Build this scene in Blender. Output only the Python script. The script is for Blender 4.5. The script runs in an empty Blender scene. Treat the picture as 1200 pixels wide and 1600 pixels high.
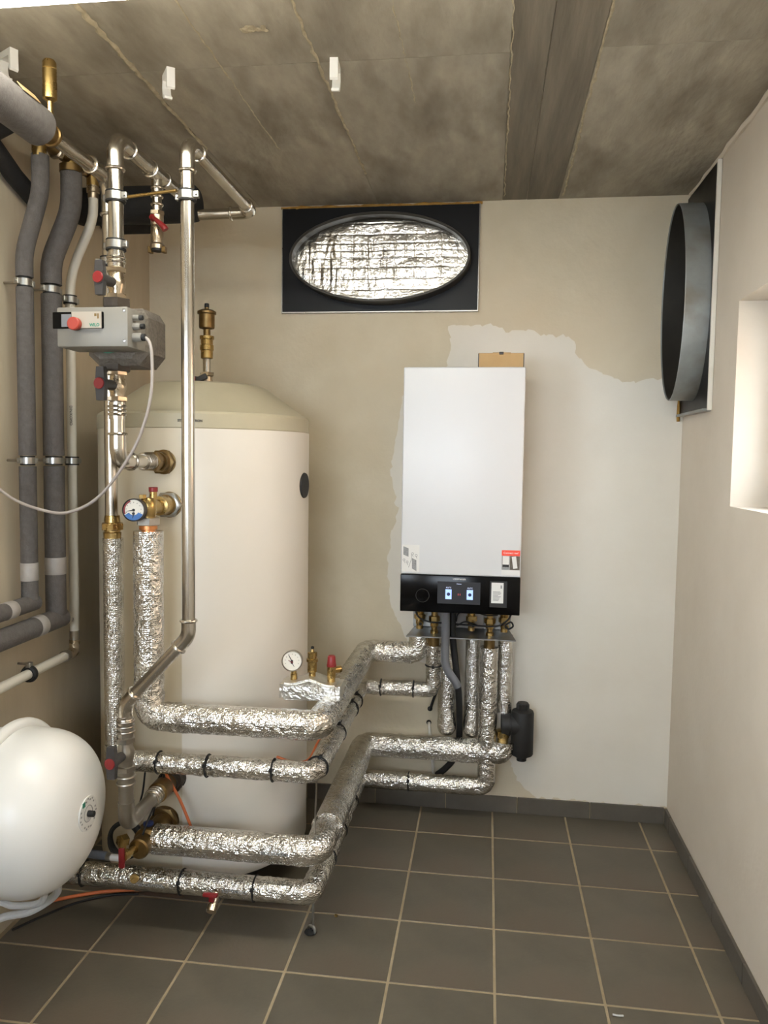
import bpy, bmesh, math, random
from mathutils import Vector, Matrix, Quaternion, noise

random.seed(7)
scene = bpy.context.scene
COL = scene.collection
V = Vector

# ------------------------------------------------------------------ camera
F_PX = 1211.85
yaw, pitch, roll = math.radians(7.5382), math.radians(3.9479), math.radians(0.8273)
fwd = V((-math.sin(yaw)*math.cos(pitch), math.cos(yaw)*math.cos(pitch), -math.sin(pitch)))
rgt = V((math.cos(yaw), math.sin(yaw), 0))
upv = rgt.cross(fwd)
r2 = rgt*math.cos(roll) + upv*math.sin(roll)
u2 = upv*math.cos(roll) - rgt*math.sin(roll)
cam_data = bpy.data.cameras.new('camera')
cam = bpy.data.objects.new('camera', cam_data)
COL.objects.link(cam)
M = Matrix((r2, u2, -fwd)).transposed().to_4x4()
M.translation = V((-0.0544, -3.2685, 1.5003))
cam.matrix_world = M
cam_data.sensor_fit = 'VERTICAL'
cam_data.sensor_height = 36.0
cam_data.lens = F_PX*36.0/1600.0
cam_data.clip_start = 0.02
scene.camera = cam

# ------------------------------------------------------------------ world (overcast daylight outside)
world = bpy.data.worlds.new('overcast_sky')
scene.world = world
world.use_nodes = True
wn = world.node_tree
bg = wn.nodes['Background']
bg.inputs['Color'].default_value = (0.78, 0.88, 1.0, 1)
bg.inputs['Strength'].default_value = 20.0

# sun on the far side of the house: it lights the added bounce wall outside the window, not the room
sun_data = bpy.data.lights.new('sun', 'SUN')
sun_data.energy = 5.0
sun_data.color = (1.0, 0.93, 0.84)
sun_data.angle = math.radians(0.6)
sun = bpy.data.objects.new('sun', sun_data)
sun.rotation_euler = V((0.62, -0.25, -0.60)).to_track_quat('-Z', 'Y').to_euler()
COL.objects.link(sun)

# ------------------------------------------------------------------ exposure
scene.view_settings.view_transform = 'Standard'
scene.view_settings.look = 'None'
scene.view_settings.gamma = 1.0
scene.view_settings.use_curve_mapping = False
scene.view_settings.exposure = 0.13
LAMP_STRENGTH = 22.0

# room dimensions (metres): back wall at y=0, floor z=0
XL, XR, YF, H = -1.5305, 0.7193, -4.4, 2.5537


# ================================================================== helpers
def lin(c):
    return tuple(((x/255.0)/12.92 if x/255.0 <= 0.04045 else ((x/255.0+0.055)/1.055)**2.4) for x in c) + (1.0,)


def pm(name, c1, c2=None, scale=6.0, rough=0.6, metal=0.0, bump=0.0, bscale=40.0, rvar=0.0,
       stretch=(1, 1, 1), detail=6.0, c3=None, s3=2.0, spec=0.5, randomize=0.0, coat=0.0):
    """procedural principled material: noise mix of two (three) colours, noise bump"""
    m = bpy.data.materials.new(name)
    m.use_nodes = True
    nt = m.node_tree
    n = nt.nodes
    L = nt.links
    b = n['Principled BSDF']
    tc = n.new('ShaderNodeTexCoord')
    mp = n.new('ShaderNodeMapping')
    mp.inputs['Scale'].default_value = stretch
    L.new(tc.outputs['Object'], mp.inputs['Vector'])
    vec = mp.outputs['Vector']
    nz = n.new('ShaderNodeTexNoise')
    nz.inputs['Scale'].default_value = scale
    nz.inputs['Detail'].default_value = detail
    nz.inputs['Roughness'].default_value = 0.6
    L.new(vec, nz.inputs['Vector'])
    ramp = n.new('ShaderNodeValToRGB')
    ramp.color_ramp.elements[0].position = 0.32
    ramp.color_ramp.elements[1].position = 0.68
    ramp.color_ramp.elements[0].color = lin(c1)
    ramp.color_ramp.elements[1].color = lin(c2 or c1)
    L.new(nz.outputs['Fac'], ramp.inputs['Fac'])
    out = ramp.outputs['Color']
    if c3:
        n3 = n.new('ShaderNodeTexNoise')
        n3.inputs['Scale'].default_value = s3
        n3.inputs['Detail'].default_value = 4
        L.new(vec, n3.inputs['Vector'])
        r3 = n.new('ShaderNodeValToRGB')
        r3.color_ramp.elements[0].position = 0.5
        r3.color_ramp.elements[1].position = 0.7
        L.new(n3.outputs['Fac'], r3.inputs['Fac'])
        mx = n.new('ShaderNodeMix')
        mx.data_type = 'RGBA'
        L.new(r3.outputs['Color'], mx.inputs[0])
        L.new(out, mx.inputs[6])
        mx.inputs[7].default_value = lin(c3)
        out = mx.outputs[2]
    if randomize:
        oi = n.new('ShaderNodeObjectInfo')
        mr = n.new('ShaderNodeMapRange')
        mr.inputs['To Min'].default_value = 1-randomize
        mr.inputs['To Max'].default_value = 1+randomize
        L.new(oi.outputs['Random'], mr.inputs['Value'])
        mu = n.new('ShaderNodeVectorMath')
        mu.operation = 'SCALE'
        L.new(out, mu.inputs[0])
        L.new(mr.outputs['Result'], mu.inputs['Scale'])
        out = mu.outputs['Vector']
    L.new(out, b.inputs['Base Color'])
    b.inputs['Metallic'].default_value = metal
    b.inputs['Roughness'].default_value = rough
    b.inputs['Specular IOR Level'].default_value = spec
    b.inputs['Coat Weight'].default_value = coat
    if rvar:
        mr2 = n.new('ShaderNodeMapRange')
        mr2.inputs['To Min'].default_value = max(0.02, rough-rvar)
        mr2.inputs['To Max'].default_value = rough+rvar
        L.new(nz.outputs['Fac'], mr2.inputs['Value'])
        L.new(mr2.outputs['Result'], b.inputs['Roughness'])
    if bump:
        nb = n.new('ShaderNodeTexNoise')
        nb.inputs['Scale'].default_value = bscale
        nb.inputs['Detail'].default_value = 5
        L.new(vec, nb.inputs['Vector'])
        bp = n.new('ShaderNodeBump')
        bp.inputs['Strength'].default_value = bump
        bp.inputs['Distance'].default_value = 0.01
        L.new(nb.outputs['Fac'], bp.inputs['Height'])
        L.new(bp.outputs['Normal'], b.inputs['Normal'])
    return m


def foil_material(name, ribs=0.45, crumple=0.75, rough=0.2):
    m = bpy.data.materials.new(name)
    m.use_nodes = True
    nt = m.node_tree
    n = nt.nodes
    L = nt.links
    b = n['Principled BSDF']
    b.inputs['Metallic'].default_value = 1.0
    b.inputs['Roughness'].default_value = rough
    tc = n.new('ShaderNodeTexCoord')
    geo = n.new('ShaderNodeNewGeometry')
    # crumpled sheet: distance to voronoi edges, twice, warped
    nw = n.new('ShaderNodeTexNoise')
    nw.inputs['Scale'].default_value = 14
    nw.inputs['Detail'].default_value = 3
    L.new(geo.outputs['Position'], nw.inputs['Vector'])
    ad = n.new('ShaderNodeVectorMath')
    ad.operation = 'MULTIPLY_ADD'
    L.new(nw.outputs['Color'], ad.inputs[0])
    ad.inputs[1].default_value = (0.09, 0.09, 0.09)
    L.new(geo.outputs['Position'], ad.inputs[2])
    hs = []
    for sc, wt in ((38, 0.9), (110, 0.5)):
        vo = n.new('ShaderNodeTexVoronoi')
        vo.feature = 'F1'
        vo.inputs['Scale'].default_value = sc
        L.new(ad.outputs['Vector'], vo.inputs['Vector'])
        mu = n.new('ShaderNodeMath')
        mu.operation = 'MULTIPLY'
        mu.inputs[1].default_value = wt*crumple
        L.new(vo.outputs['Distance'], mu.inputs[0])
        hs.append(mu.outputs[0])
    # woven scrim: ribs round the pipe and along it (uv in metres)
    sep = n.new('ShaderNodeSeparateXYZ')
    L.new(tc.outputs['UV'], sep.inputs[0])
    ribouts = []
    for ch, pitch_ in (('Y', 0.0062), ('X', 0.0075)):
        mu = n.new('ShaderNodeMath')
        mu.operation = 'MULTIPLY'
        mu.inputs[1].default_value = 2*math.pi/pitch_
        L.new(sep.outputs[ch], mu.inputs[0])
        si = n.new('ShaderNodeMath')
        si.operation = 'SINE'
        L.new(mu.outputs[0], si.inputs[0])
        ribouts.append(si.outputs[0])
    mxr = n.new('ShaderNodeMath')
    mxr.operation = 'MAXIMUM'
    L.new(ribouts[0], mxr.inputs[0])
    L.new(ribouts[1], mxr.inputs[1])
    rm = n.new('ShaderNodeMath')
    rm.operation = 'MULTIPLY'
    rm.inputs[1].default_value = ribs*0.10
    L.new(mxr.outputs[0], rm.inputs[0])
    a1 = n.new('ShaderNodeMath')
    a1.operation = 'ADD'
    L.new(hs[0], a1.inputs[0])
    L.new(hs[1], a1.inputs[1])
    a2 = n.new('ShaderNodeMath')
    a2.operation = 'ADD'
    L.new(a1.outputs[0], a2.inputs[0])
    L.new(rm.outputs[0], a2.inputs[1])
    bp = n.new('ShaderNodeBump')
    bp.inputs['Strength'].default_value = 0.55
    bp.inputs['Distance'].default_value = 0.012
    L.new(a2.outputs[0], bp.inputs['Height'])
    L.new(bp.outputs['Normal'], b.inputs['Normal'])
    # printed dark zig-zag thread
    mv = n.new('ShaderNodeMath')
    mv.operation = 'PINGPONG'
    mv.inputs[1].default_value = 0.045
    L.new(sep.outputs['Y'], mv.inputs[0])
    df = n.new('ShaderNodeMath')
    df.operation = 'SUBTRACT'
    L.new(sep.outputs['X'], df.inputs[0])
    L.new(mv.outputs[0], df.inputs[1])
    of = n.new('ShaderNodeMath')
    of.operation = 'ADD'
    of.inputs[1].default_value = 0.03
    L.new(df.outputs[0], of.inputs[0])
    md = n.new('ShaderNodeMath')
    md.operation = 'PINGPONG'
    md.inputs[1].default_value = 0.09
    L.new(of.outputs[0], md.inputs[0])
    lt0 = n.new('ShaderNodeMath')
    lt0.operation = 'LESS_THAN'
    lt0.inputs[1].default_value = 0.0006
    L.new(md.outputs[0], lt0.inputs[0])
    nm = n.new('ShaderNodeTexNoise')
    nm.inputs['Scale'].default_value = 11
    L.new(geo.outputs['Position'], nm.inputs['Vector'])
    gt = n.new('ShaderNodeMath')
    gt.operation = 'GREATER_THAN'
    gt.inputs[1].default_value = 0.5
    L.new(nm.outputs['Fac'], gt.inputs[0])
    lt = n.new('ShaderNodeMath')
    lt.operation = 'MULTIPLY'
    L.new(lt0.outputs[0], lt.inputs[0])
    L.new(gt.outputs[0], lt.inputs[1])
    nb = n.new('ShaderNodeTexNoise')
    nb.inputs['Scale'].default_value = 9
    L.new(geo.outputs['Position'], nb.inputs['Vector'])
    rp = n.new('ShaderNodeValToRGB')
    rp.color_ramp.elements[0].position = 0.35
    rp.color_ramp.elements[1].position = 0.65
    rp.color_ramp.elements[0].color = lin((205, 203, 198))
    rp.color_ramp.elements[1].color = lin((232, 230, 224))
    L.new(nb.outputs['Fac'], rp.inputs['Fac'])
    mx = n.new('ShaderNodeMix')
    mx.data_type = 'RGBA'
    L.new(lt.outputs[0], mx.inputs[0])
    L.new(rp.outputs['Color'], mx.inputs[6])
    mx.inputs[7].default_value = lin((96, 93, 88))
    L.new(mx.outputs[2], b.inputs['Base Color'])
    return m


def emit_mat(name, col, strength):
    m = bpy.data.materials.new(name)
    m.use_nodes = True
    b = m.node_tree.nodes['Principled BSDF']
    b.inputs['Base Color'].default_value = lin(col)
    b.inputs['Emission Color'].default_value = lin(col)
    b.inputs['Emission Strength'].default_value = strength
    return m


WLOC = {}


def link(o, parent):
    COL.objects.link(o)
    if parent is not None:
        o.parent = parent
        o.matrix_parent_inverse = Matrix.Translation(-WLOC[parent.name])


def mesh_obj(name, v, f, mat, parent=None, smooth=35.0, uv=None):
    lo = V((min(p[i] for p in v) for i in range(3)))
    hi = V((max(p[i] for p in v) for i in range(3)))
    c = V(((lo.x+hi.x)/2, (lo.y+hi.y)/2, lo.z))
    me = bpy.data.meshes.new(name)
    me.from_pydata([(p[0]-c.x, p[1]-c.y, p[2]-c.z) for p in v], [], f)
    if uv:
        ul = me.uv_layers.new(name='UVMap')
        k = 0
        for fu in uv:
            for t in fu:
                ul.data[k].uv = t
                k += 1
    me.validate()
    bm = bmesh.new()
    bm.from_mesh(me)
    bmesh.ops.recalc_face_normals(bm, faces=bm.faces)
    bm.to_mesh(me)
    bm.free()
    if smooth:
        me.polygons.foreach_set('use_smooth', [True]*len(me.polygons))
        me.set_sharp_from_angle(angle=math.radians(smooth))
    me.materials.append(mat)
    o = bpy.data.objects.new(name, me)
    o.location = c
    link(o, parent)
    WLOC[o.name] = c
    return o


def thing(name, label, cat, loc, group=None):
    o = bpy.data.objects.new(name, None)
    o.empty_display_size = 0.05
    o.location = loc
    COL.objects.link(o)
    WLOC[o.name] = V(loc)
    return tag(o, label, cat, group)


def tag(o, label, cat, group=None):
    o['label'] = label
    o['category'] = cat
    if group:
        o['group'] = group
    return o


def struct(o):
    o['kind'] = 'structure'
    return o


def basis(axis):
    a = V(axis).normalized()
    return V((0, 0, 1)).rotation_difference(a)


class G:
    """collects geometry for ONE mesh object"""
    def __init__(self):
        self.v = []
        self.f = []
        self.uv = []
        self.has_uv = False

    def add(self, v, f, uv=None):
        o = len(self.v)
        self.v += [tuple(p) for p in v]
        self.f += [tuple(i+o for i in q) for q in f]
        if uv:
            self.has_uv = True
            self.uv += uv
        else:
            self.uv += [[(0, 0)]*len(q) for q in f]
        return self

    def build(self, name, mat, parent=None, smooth=35.0):
        return mesh_obj(name, self.v, self.f, mat, parent, smooth, self.uv if self.has_uv else None)

    # ---- shapes
    def box(self, lo, hi, bev=0.0, seg=2, rot=None, pivot=None):
        bm = bmesh.new()
        bmesh.ops.create_cube(bm, size=1.0)
        lo, hi = V(lo), V(hi)
        c, s = (lo+hi)/2, hi-lo
        for w in bm.verts:
            w.co = V((w.co.x*s.x, w.co.y*s.y, w.co.z*s.z)) + c
        if bev:
            bmesh.ops.bevel(bm, geom=list(bm.edges), offset=bev, segments=seg, affect='EDGES', profile=0.5)
        if rot is not None:
            pv = V(pivot) if pivot is not None else c
            for w in bm.verts:
                w.co = pv + rot @ (w.co-pv)
        bm.verts.index_update()
        self.add([w.co[:] for w in bm.verts], [[w.index for w in q.verts] for q in bm.faces])
        bm.free()
        return self

    def lathe(self, prof, loc, axis=(0, 0, 1), seg=24):
        q = basis(axis)
        loc = V(loc)
        v, f = [], []
        rings = []
        for (r, h) in prof:
            if r < 1e-6:
                rings.append([len(v)])
                v.append(loc + q @ V((0, 0, h)))
            else:
                rings.append(list(range(len(v), len(v)+seg)))
                for k in range(seg):
                    a = 2*math.pi*k/seg
                    v.append(loc + q @ V((r*math.cos(a), r*math.sin(a), h)))
        for a, b in zip(rings, rings[1:]):
            for k in range(seg):
                k2 = (k+1) % seg
                if len(a) == 1 and len(b) == 1:
                    continue
                if len(a) == 1:
                    f.append((a[0], b[k], b[k2]))
                elif len(b) == 1:
                    f.append((a[k], a[k2], b[0]))
                else:
                    f.append((a[k], a[k2], b[k2], b[k]))
        if len(rings[0]) > 1:
            f.append(tuple(reversed(rings[0])))
        if len(rings[-1]) > 1:
            f.append(tuple(rings[-1]))
        return self.add(v, f)

    def cyl(self, p0, p1, r, seg=24, r1=None, bev=0.0):
        p0, p1 = V(p0), V(p1)
        h = (p1-p0).length
        r1 = r if r1 is None else r1
        if bev:
            prof = [(r-bev, 0), (r, bev), (r1, h-bev), (r1-bev, h)]
        else:
            prof = [(r, 0), (r1, h)]
        return self.lathe(prof, p0, p1-p0, seg)

    def hexn(self, c, axis, R, h, chamfer=0.08, sides=6):
        c = V(c)
        a = V(axis).normalized()
        ch = R*chamfer
        return self.lathe([(R-ch, -h/2), (R, -h/2+ch*0.6), (R, h/2-ch*0.6), (R-ch, h/2)], c, a, sides)

    def torus(self, c, axis, R, r, seg=32, ms=10, flat=1.0):
        q = basis(axis)
        c = V(c)
        v, f = [], []
        for i in range(seg):
            a = 2*math.pi*i/seg
            for j in range(ms):
                b = 2*math.pi*j/ms
                v.append(c + q @ V(((R+r*math.cos(b))*math.cos(a), (R+r*math.cos(b))*math.sin(a), r*flat*math.sin(b))))
        for i in range(seg):
            for j in range(ms):
                f.append((i*ms+j, ((i+1) % seg)*ms+j, ((i+1) % seg)*ms+(j+1) % ms, i*ms+(j+1) % ms))
        return self.add(v, f)

    def tube(self, pts, r, bend=0.0, seg=16, ds=None, disp=None, cap=True, rfun=None):
        P, corner = round_path(pts, bend, ds)
        tang = []
        for i in range(len(P)):
            a = P[max(0, i-1)]
            b = P[min(len(P)-1, i+1)]
            tang.append((b-a).normalized())
        t0 = tang[0]
        ref = V((0, 0, 1)) if abs(t0.z) < 0.9 else V((0, 1, 0))
        nrm = (ref - t0*ref.dot(t0)).normalized()
        v, f, uv = [], [], []
        ln = 0.0
        for i, p in enumerate(P):
            if i:
                q = tang[i-1].rotation_difference(tang[i])
                nrm = q @ nrm
                nrm = (nrm - tang[i]*nrm.dot(tang[i])).normalized()
                ln += (P[i]-P[i-1]).length
            bn = tang[i].cross(nrm)
            rr = r*(rfun(ln) if rfun else 1.0)
            for k in range(seg):
                a = 2*math.pi*k/seg
                d = nrm*math.cos(a) + bn*math.sin(a)
                w = p + d*rr
                if disp:
                    w = w + d*disp(w, corner[i])
                v.append(w)
        lens = [0.0]
        for i in range(1, len(P)):
            lens.append(lens[-1] + (P[i]-P[i-1]).length)
        for i in range(len(P)-1):
            for k in range(seg):
                k2 = (k+1) % seg
                f.append((i*seg+k, i*seg+k2, (i+1)*seg+k2, (i+1)*seg+k))
                u0, u1 = 2*math.pi*r*k/seg, 2*math.pi*r*(k+1)/seg
                uv.append([(u0, lens[i]), (u1, lens[i]), (u1, lens[i+1]), (u0, lens[i+1])])
        if cap:
            f.append(tuple(range(seg-1, -1, -1)))
            uv.append([(0, 0)]*seg)
            f.append(tuple(range((len(P)-1)*seg, len(P)*seg)))
            uv.append([(0, 0)]*seg)
        return self.add(v, f, uv)


def round_path(pts, bend, ds=None):
    pts = [V(p) for p in pts]
    out = [pts[0]]
    cor = [0.0]
    for i in range(1, len(pts)-1):
        a, b, c = pts[i-1], pts[i], pts[i+1]
        d1, d2 = (a-b), (c-b)
        l1, l2 = d1.length, d2.length
        d1.normalize()
        d2.normalize()
        ang = d1.angle(d2)
        if bend <= 0 or ang > math.pi-0.02:
            out.append(b)
            cor.append(0.0)
            continue
        t = min(bend/math.tan(ang/2), l1*0.49, l2*0.49)
        R = t*math.tan(ang/2)
        cen = b + (d1+d2).normalized()*(R/math.sin(ang/2))
        p1, p2 = b+d1*t, b+d2*t
        v1, v2 = p1-cen, p2-cen
        tot = v1.angle(v2)
        n = max(3, int(math.degrees(tot)/7))
        ax = v1.cross(v2).normalized()
        for k in range(n+1):
            out.append(cen + Quaternion(ax, tot*k/n) @ v1)
            cor.append(1.0)
    out.append(pts[-1])
    cor.append(0.0)
    if ds:
        o2, c2 = [out[0]], [cor[0]]
        for i in range(1, len(out)):
            L_ = (out[i]-out[i-1]).length
            n = max(1, int(round(L_/ds)))
            for k in range(1, n+1):
                t = k/n
                o2.append(out[i-1].lerp(out[i], t))
                c2.append(cor[i-1]*(1-t)+cor[i]*t if not (cor[i-1] and cor[i]) else 1.0)
        out, cor = o2, c2
    return out, cor


def spline(pts, n=8):
    P = [V(p) for p in pts]
    P = [P[0]*2-P[1]] + P + [P[-1]*2-P[-2]]
    out = []
    for i in range(1, len(P)-2):
        for k in range(n):
            t = k/n
            a, b, c, d = P[i-1], P[i], P[i+1], P[i+2]
            out.append(0.5*((2*b) + (c-a)*t + (2*a-5*b+4*c-d)*t*t + (3*b-a-3*c+d)*t**3))
    out.append(P[-2])
    return out


def text_mesh(name, s, size, loc, mat, parent, right=(1, 0, 0), up=(0, 0, 1), align='CENTER', extrude=0.0003, bold=0.0):
    cu = bpy.data.curves.new(name+'_font', 'FONT')
    cu.body = s
    cu.size = size
    cu.align_x = align
    cu.align_y = 'CENTER'
    cu.extrude = extrude
    cu.offset = bold
    cu.resolution_u = 3
    to = bpy.data.objects.new(name+'_font', cu)
    COL.objects.link(to)
    bpy.context.view_layer.update()
    dg = bpy.context.evaluated_depsgraph_get()
    me = bpy.data.meshes.new_from_object(to.evaluated_get(dg))
    R_, U_ = V(right).normalized(), V(up).normalized()
    N_ = R_.cross(U_)
    v = [V(loc) + R_*w.co.x + U_*w.co.y + N_*w.co.z for w in me.vertices]
    f = [tuple(p.vertices) for p in me.polygons]
    bpy.data.objects.remove(to)
    bpy.data.meshes.remove(me)
    return mesh_obj(name, v, f, mat, parent, 0)


# ================================================================== materials
MT = {}
MT['plaster'] = pm('old_plaster', (200, 188, 163), (212, 201, 178), 3.5, 0.9, bump=0.12, bscale=55, c3=(203, 188, 162), s3=1.3)
MT['plaster_new'] = pm('fresh_plaster', (215, 208, 195), (221, 215, 203), 3, 0.88, bump=0.05, bscale=60)
MT['plaster_right'] = pm('right_plaster', (202, 190, 173), (211, 200, 184), 2.0, 0.9, bump=0.10, bscale=50)
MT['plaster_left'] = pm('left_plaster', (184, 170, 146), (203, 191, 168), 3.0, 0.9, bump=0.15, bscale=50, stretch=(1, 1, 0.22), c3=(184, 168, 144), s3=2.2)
MT['concrete'] = pm('ceiling_concrete', (149, 141, 126), (172, 164, 148), 12, 0.85, bump=0.3, bscale=45, stretch=(1.3, 0.45, 1), c3=(122, 113, 99), s3=4.0, randomize=0.05)
MT['concrete_dark'] = pm('dark_board_concrete', (98, 91, 79), (132, 123, 108), 10, 0.8, bump=0.15, bscale=60, stretch=(2.2, 0.16, 1))
MT['ridge'] = pm('concrete_fin', (190, 177, 150), (160, 148, 124), 40, 0.9, bump=0.3, bscale=120)
MT['tile'] = pm('floor_tile', (88, 82, 70), (102, 95, 82), 5, 0.42, bump=0.06, bscale=90, c3=(98, 86, 73), s3=2.0, randomize=0.07, rvar=0.08)
MT['base_tile'] = pm('baseboard_tile', (86, 80, 72), (100, 94, 85), 6, 0.5, bump=0.05, bscale=90, randomize=0.08)
MT['grout'] = pm('grout', (166, 150, 122), (150, 135, 108), 20, 0.95, bump=0.2, bscale=150)
MT['tank'] = pm('tank_cream', (202, 191, 168), (206, 196, 174), 2, 0.45, bump=0.015, bscale=20)
MT['tank_sheet'] = pm('tank_sheet', (212, 206, 195), (216, 210, 200), 2, 0.42, bump=0.015, bscale=20)
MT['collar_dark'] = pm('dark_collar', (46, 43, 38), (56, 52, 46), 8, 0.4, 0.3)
MT['lid'] = pm('tank_lid', (168, 160, 136), (180, 172, 148), 3, 0.45, bump=0.02, bscale=60)
MT['white'] = pm('white_enamel', (203, 205, 208), (206, 208, 210), 1, 0.35)
MT['vessel'] = pm('vessel_white', (225, 225, 222), (228, 228, 225), 1, 0.32)
MT['gloss_black'] = pm('gloss_black', (6, 6, 7), None, 1, 0.18, spec=0.15)
MT['matt_black'] = pm('matt_black', (22, 21, 21), (28, 27, 27), 30, 0.6)
MT['rubber'] = pm('black_rubber', (20, 20, 21), (28, 28, 28), 30, 0.7)
MT['plate'] = pm('black_plate', (11, 11, 13), (17, 17, 19), 8, 0.4, rvar=0.08, spec=0.25)
MT['foil'] = foil_material('foil_jacket')
MT['foil_dull'] = foil_material('foil_dull', ribs=0.2, crumple=0.5, rough=0.33)
MT['foil_riser'] = foil_material('foil_ribbed', ribs=0.75, crumple=0.6)
MT['foil_duct'] = foil_material('foil_sheet', ribs=0.0, crumple=0.22, rough=0.27)
MT['steel'] = pm('pressed_steel', (186, 180, 170), (200, 194, 184), 8, 0.23, 1.0, rvar=0.05)
MT['steel_dull'] = pm('dull_steel', (150, 144, 134), (168, 162, 152), 10, 0.34, 1.0, rvar=0.06)
MT['zinc'] = pm('zinc', (158, 157, 154), (176, 175, 171), 25, 0.3, 1.0, rvar=0.08)
MT['galv'] = pm('galvanised', (140, 140, 138), (165, 165, 162), 20, 0.4, 1.0, rvar=0.1)
MT['duct_steel'] = pm('blued_duct_steel', (136, 140, 139), (158, 161, 159), 7, 0.45, 0.55, rvar=0.1, c3=(130, 124, 114), s3=6, bump=0.03)
MT['nickel'] = pm('nickel_valve', (176, 162, 140), (192, 178, 156), 25, 0.28, 1.0, rvar=0.06)
MT['brass'] = pm('brass', (164, 138, 86), (180, 154, 102), 20, 0.28, 1.0, rvar=0.08)
MT['brass_old'] = pm('dull_brass', (112, 92, 60), (136, 112, 74), 25, 0.4, 1.0, rvar=0.1)
MT['copper'] = pm('copper', (206, 140, 92), (216, 152, 104), 20, 0.3, 1.0)
MT['cast'] = pm('cast_iron', (62, 56, 50), (78, 70, 62), 40, 0.55, 0.6, bump=0.1, bscale=200)
MT['foam'] = pm('grey_foam', (86, 82, 80), (98, 94, 92), 60, 0.95, bump=0.25, bscale=220)
MT['foam_black'] = pm('black_foam', (24, 23, 23), (30, 29, 29), 40, 0.8, bump=0.1, bscale=150)
MT['tape'] = pm('grey_tape', (150, 145, 140), (168, 163, 158), 12, 0.45, bump=0.1, bscale=60)
MT['white_pipe'] = pm('white_composite', (198, 194, 182), (206, 202, 190), 3, 0.4)
MT['pump_grey'] = pm('pump_housing', (118, 115, 108), (124, 121, 114), 5, 0.45)
MT['pump_light'] = pm('pump_panel', (158, 150, 138), None, 5, 0.5)
MT['epp'] = pm('dark_shell', (88, 82, 74), (110, 103, 94), 90, 0.9, bump=0.4, bscale=180)
MT['red'] = pm('red_plastic', (122, 24, 27), (132, 29, 31), 10, 0.4)
MT['red_knob'] = pm('orange_red_knob', (150, 50, 34), (158, 56, 40), 10, 0.45)
MT['handle'] = pm('dark_handle', (52, 50, 50), (60, 58, 58), 20, 0.5)
MT['cable_grey'] = pm('grey_cable', (150, 142, 136), None, 5, 0.55)
MT['cable_blue'] = pm('bluegrey_hose', (104, 112, 128), None, 5, 0.5)
MT['hose_white'] = pm('pale_hose', (196, 196, 194), None, 5, 0.45)
MT['orange'] = pm('orange_cable', (196, 104, 56), None, 5, 0.5)
MT['conduit'] = pm('grey_conduit', (104, 106, 110), (112, 114, 118), 10, 0.5)
MT['card'] = pm('cardboard', (172, 142, 98), (182, 152, 108), 12, 0.85)
MT['paper'] = pm('paper', (214, 214, 212), None, 5, 0.7)
MT['print_grey'] = pm('print_grey', (120, 122, 124), (150, 152, 154), 160, 0.7)
MT['print_dark'] = pm('print_dark', (48, 48, 50), None, 5, 0.7)
MT['sticker_red'] = pm('sticker_red', (226, 70, 48), None, 5, 0.5)
MT['lettering_white'] = pm('lettering_white', (226, 226, 226), None, 5, 0.5)
MT['green'] = pm('print_green', (20, 120, 96), None, 5, 0.5)
MT['navy'] = pm('navy_collar', (34, 48, 96), None, 5, 0.5)
MT['blue'] = pm('print_blue', (52, 104, 170), None, 5, 0.5)
MT['dial'] = pm('dial_white', (224, 220, 210), None, 5, 0.5)
MT['pu_foam'] = pm('sealing_foam', (172, 132, 62), (140, 104, 48), 40, 0.9, bump=0.4, bscale=120)
MT['window_white'] = pm('window_white', (236, 234, 228), (230, 228, 222), 3, 0.5)
MT['lamp_body'] = pm('lamp_white', (232, 232, 228), None, 5, 0.5)
MT['terracotta'] = pm('terracotta_render', (190, 156, 126), (200, 166, 136), 4, 0.9)
MT['ground'] = pm('yard_gravel', (150, 146, 138), (168, 164, 156), 8, 0.95)
MT['screen'] = emit_mat('screen_dark', (22, 23, 28), 0.25)
MT['screen_tile'] = emit_mat('screen_tile', (150, 178, 236), 0.9)
MT['screen_text'] = emit_mat('screen_text', (190, 200, 230), 0.8)
MT['screen_dot'] = emit_mat('screen_dot', (22, 34, 70), 0.2)
MT['screen_red'] = emit_mat('screen_red', (170, 60, 60), 0.4)
MT['lamp_glow'] = emit_mat('lamp_diffuser', (255, 251, 236), LAMP_STRENGTH)
gl = bpy.data.materials.new('window_glass')
gl.use_nodes = True
gb = gl.node_tree.nodes['Principled BSDF']
gb.inputs['Base Color'].default_value = (1, 1, 1, 1)
gb.inputs['Transmission Weight'].default_value = 1.0
gb.inputs['Roughness'].default_value = 0.02
gb.inputs['IOR'].default_value = 1.05
MT['glass'] = gl

# ================================================================== room shell
TILE = 0.304
R1 = -0.2418          # first full joint from the back wall
floor = struct(G().box((XL-0.25, YF-0.25, -0.12), (XR+0.3, 0.25, -0.0016)).build('floor', MT['grout'], None, 0))
GAP = 0.0038
xs = [k*TILE for k in range(-5, 3)]
xe = [XL] + xs + [XR]
ye = [0.0]
yy = R1
while yy > YF:
    ye.append(yy)
    yy -= TILE
ye.append(YF)
tile_cache = {}
for i in range(len(xe)-1):
    for j in range(len(ye)-1):
        w, d = xe[i+1]-xe[i], ye[j]-ye[j+1]
        if w < 0.03 or d < 0.03:
            continue
        key = (round(w, 3), round(d, 3))
        if key not in tile_cache:
            g = G().box((-w/2+GAP, -d/2+GAP, -0.009), (w/2-GAP, d/2-GAP, 0), 0.0012, 1)
            me = bpy.data.meshes.new('floor_tile')
            me.from_pydata(g.v, [], g.f)
            me.materials.append(MT['tile'])
            tile_cache[key] = me
        o = bpy.data.objects.new('floor_tile', tile_cache[key])
        o.location = ((xe[i]+xe[i+1])/2, (ye[j]+ye[j+1])/2, random.uniform(-0.0006, 0.0))
        link(o, floor)

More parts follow.
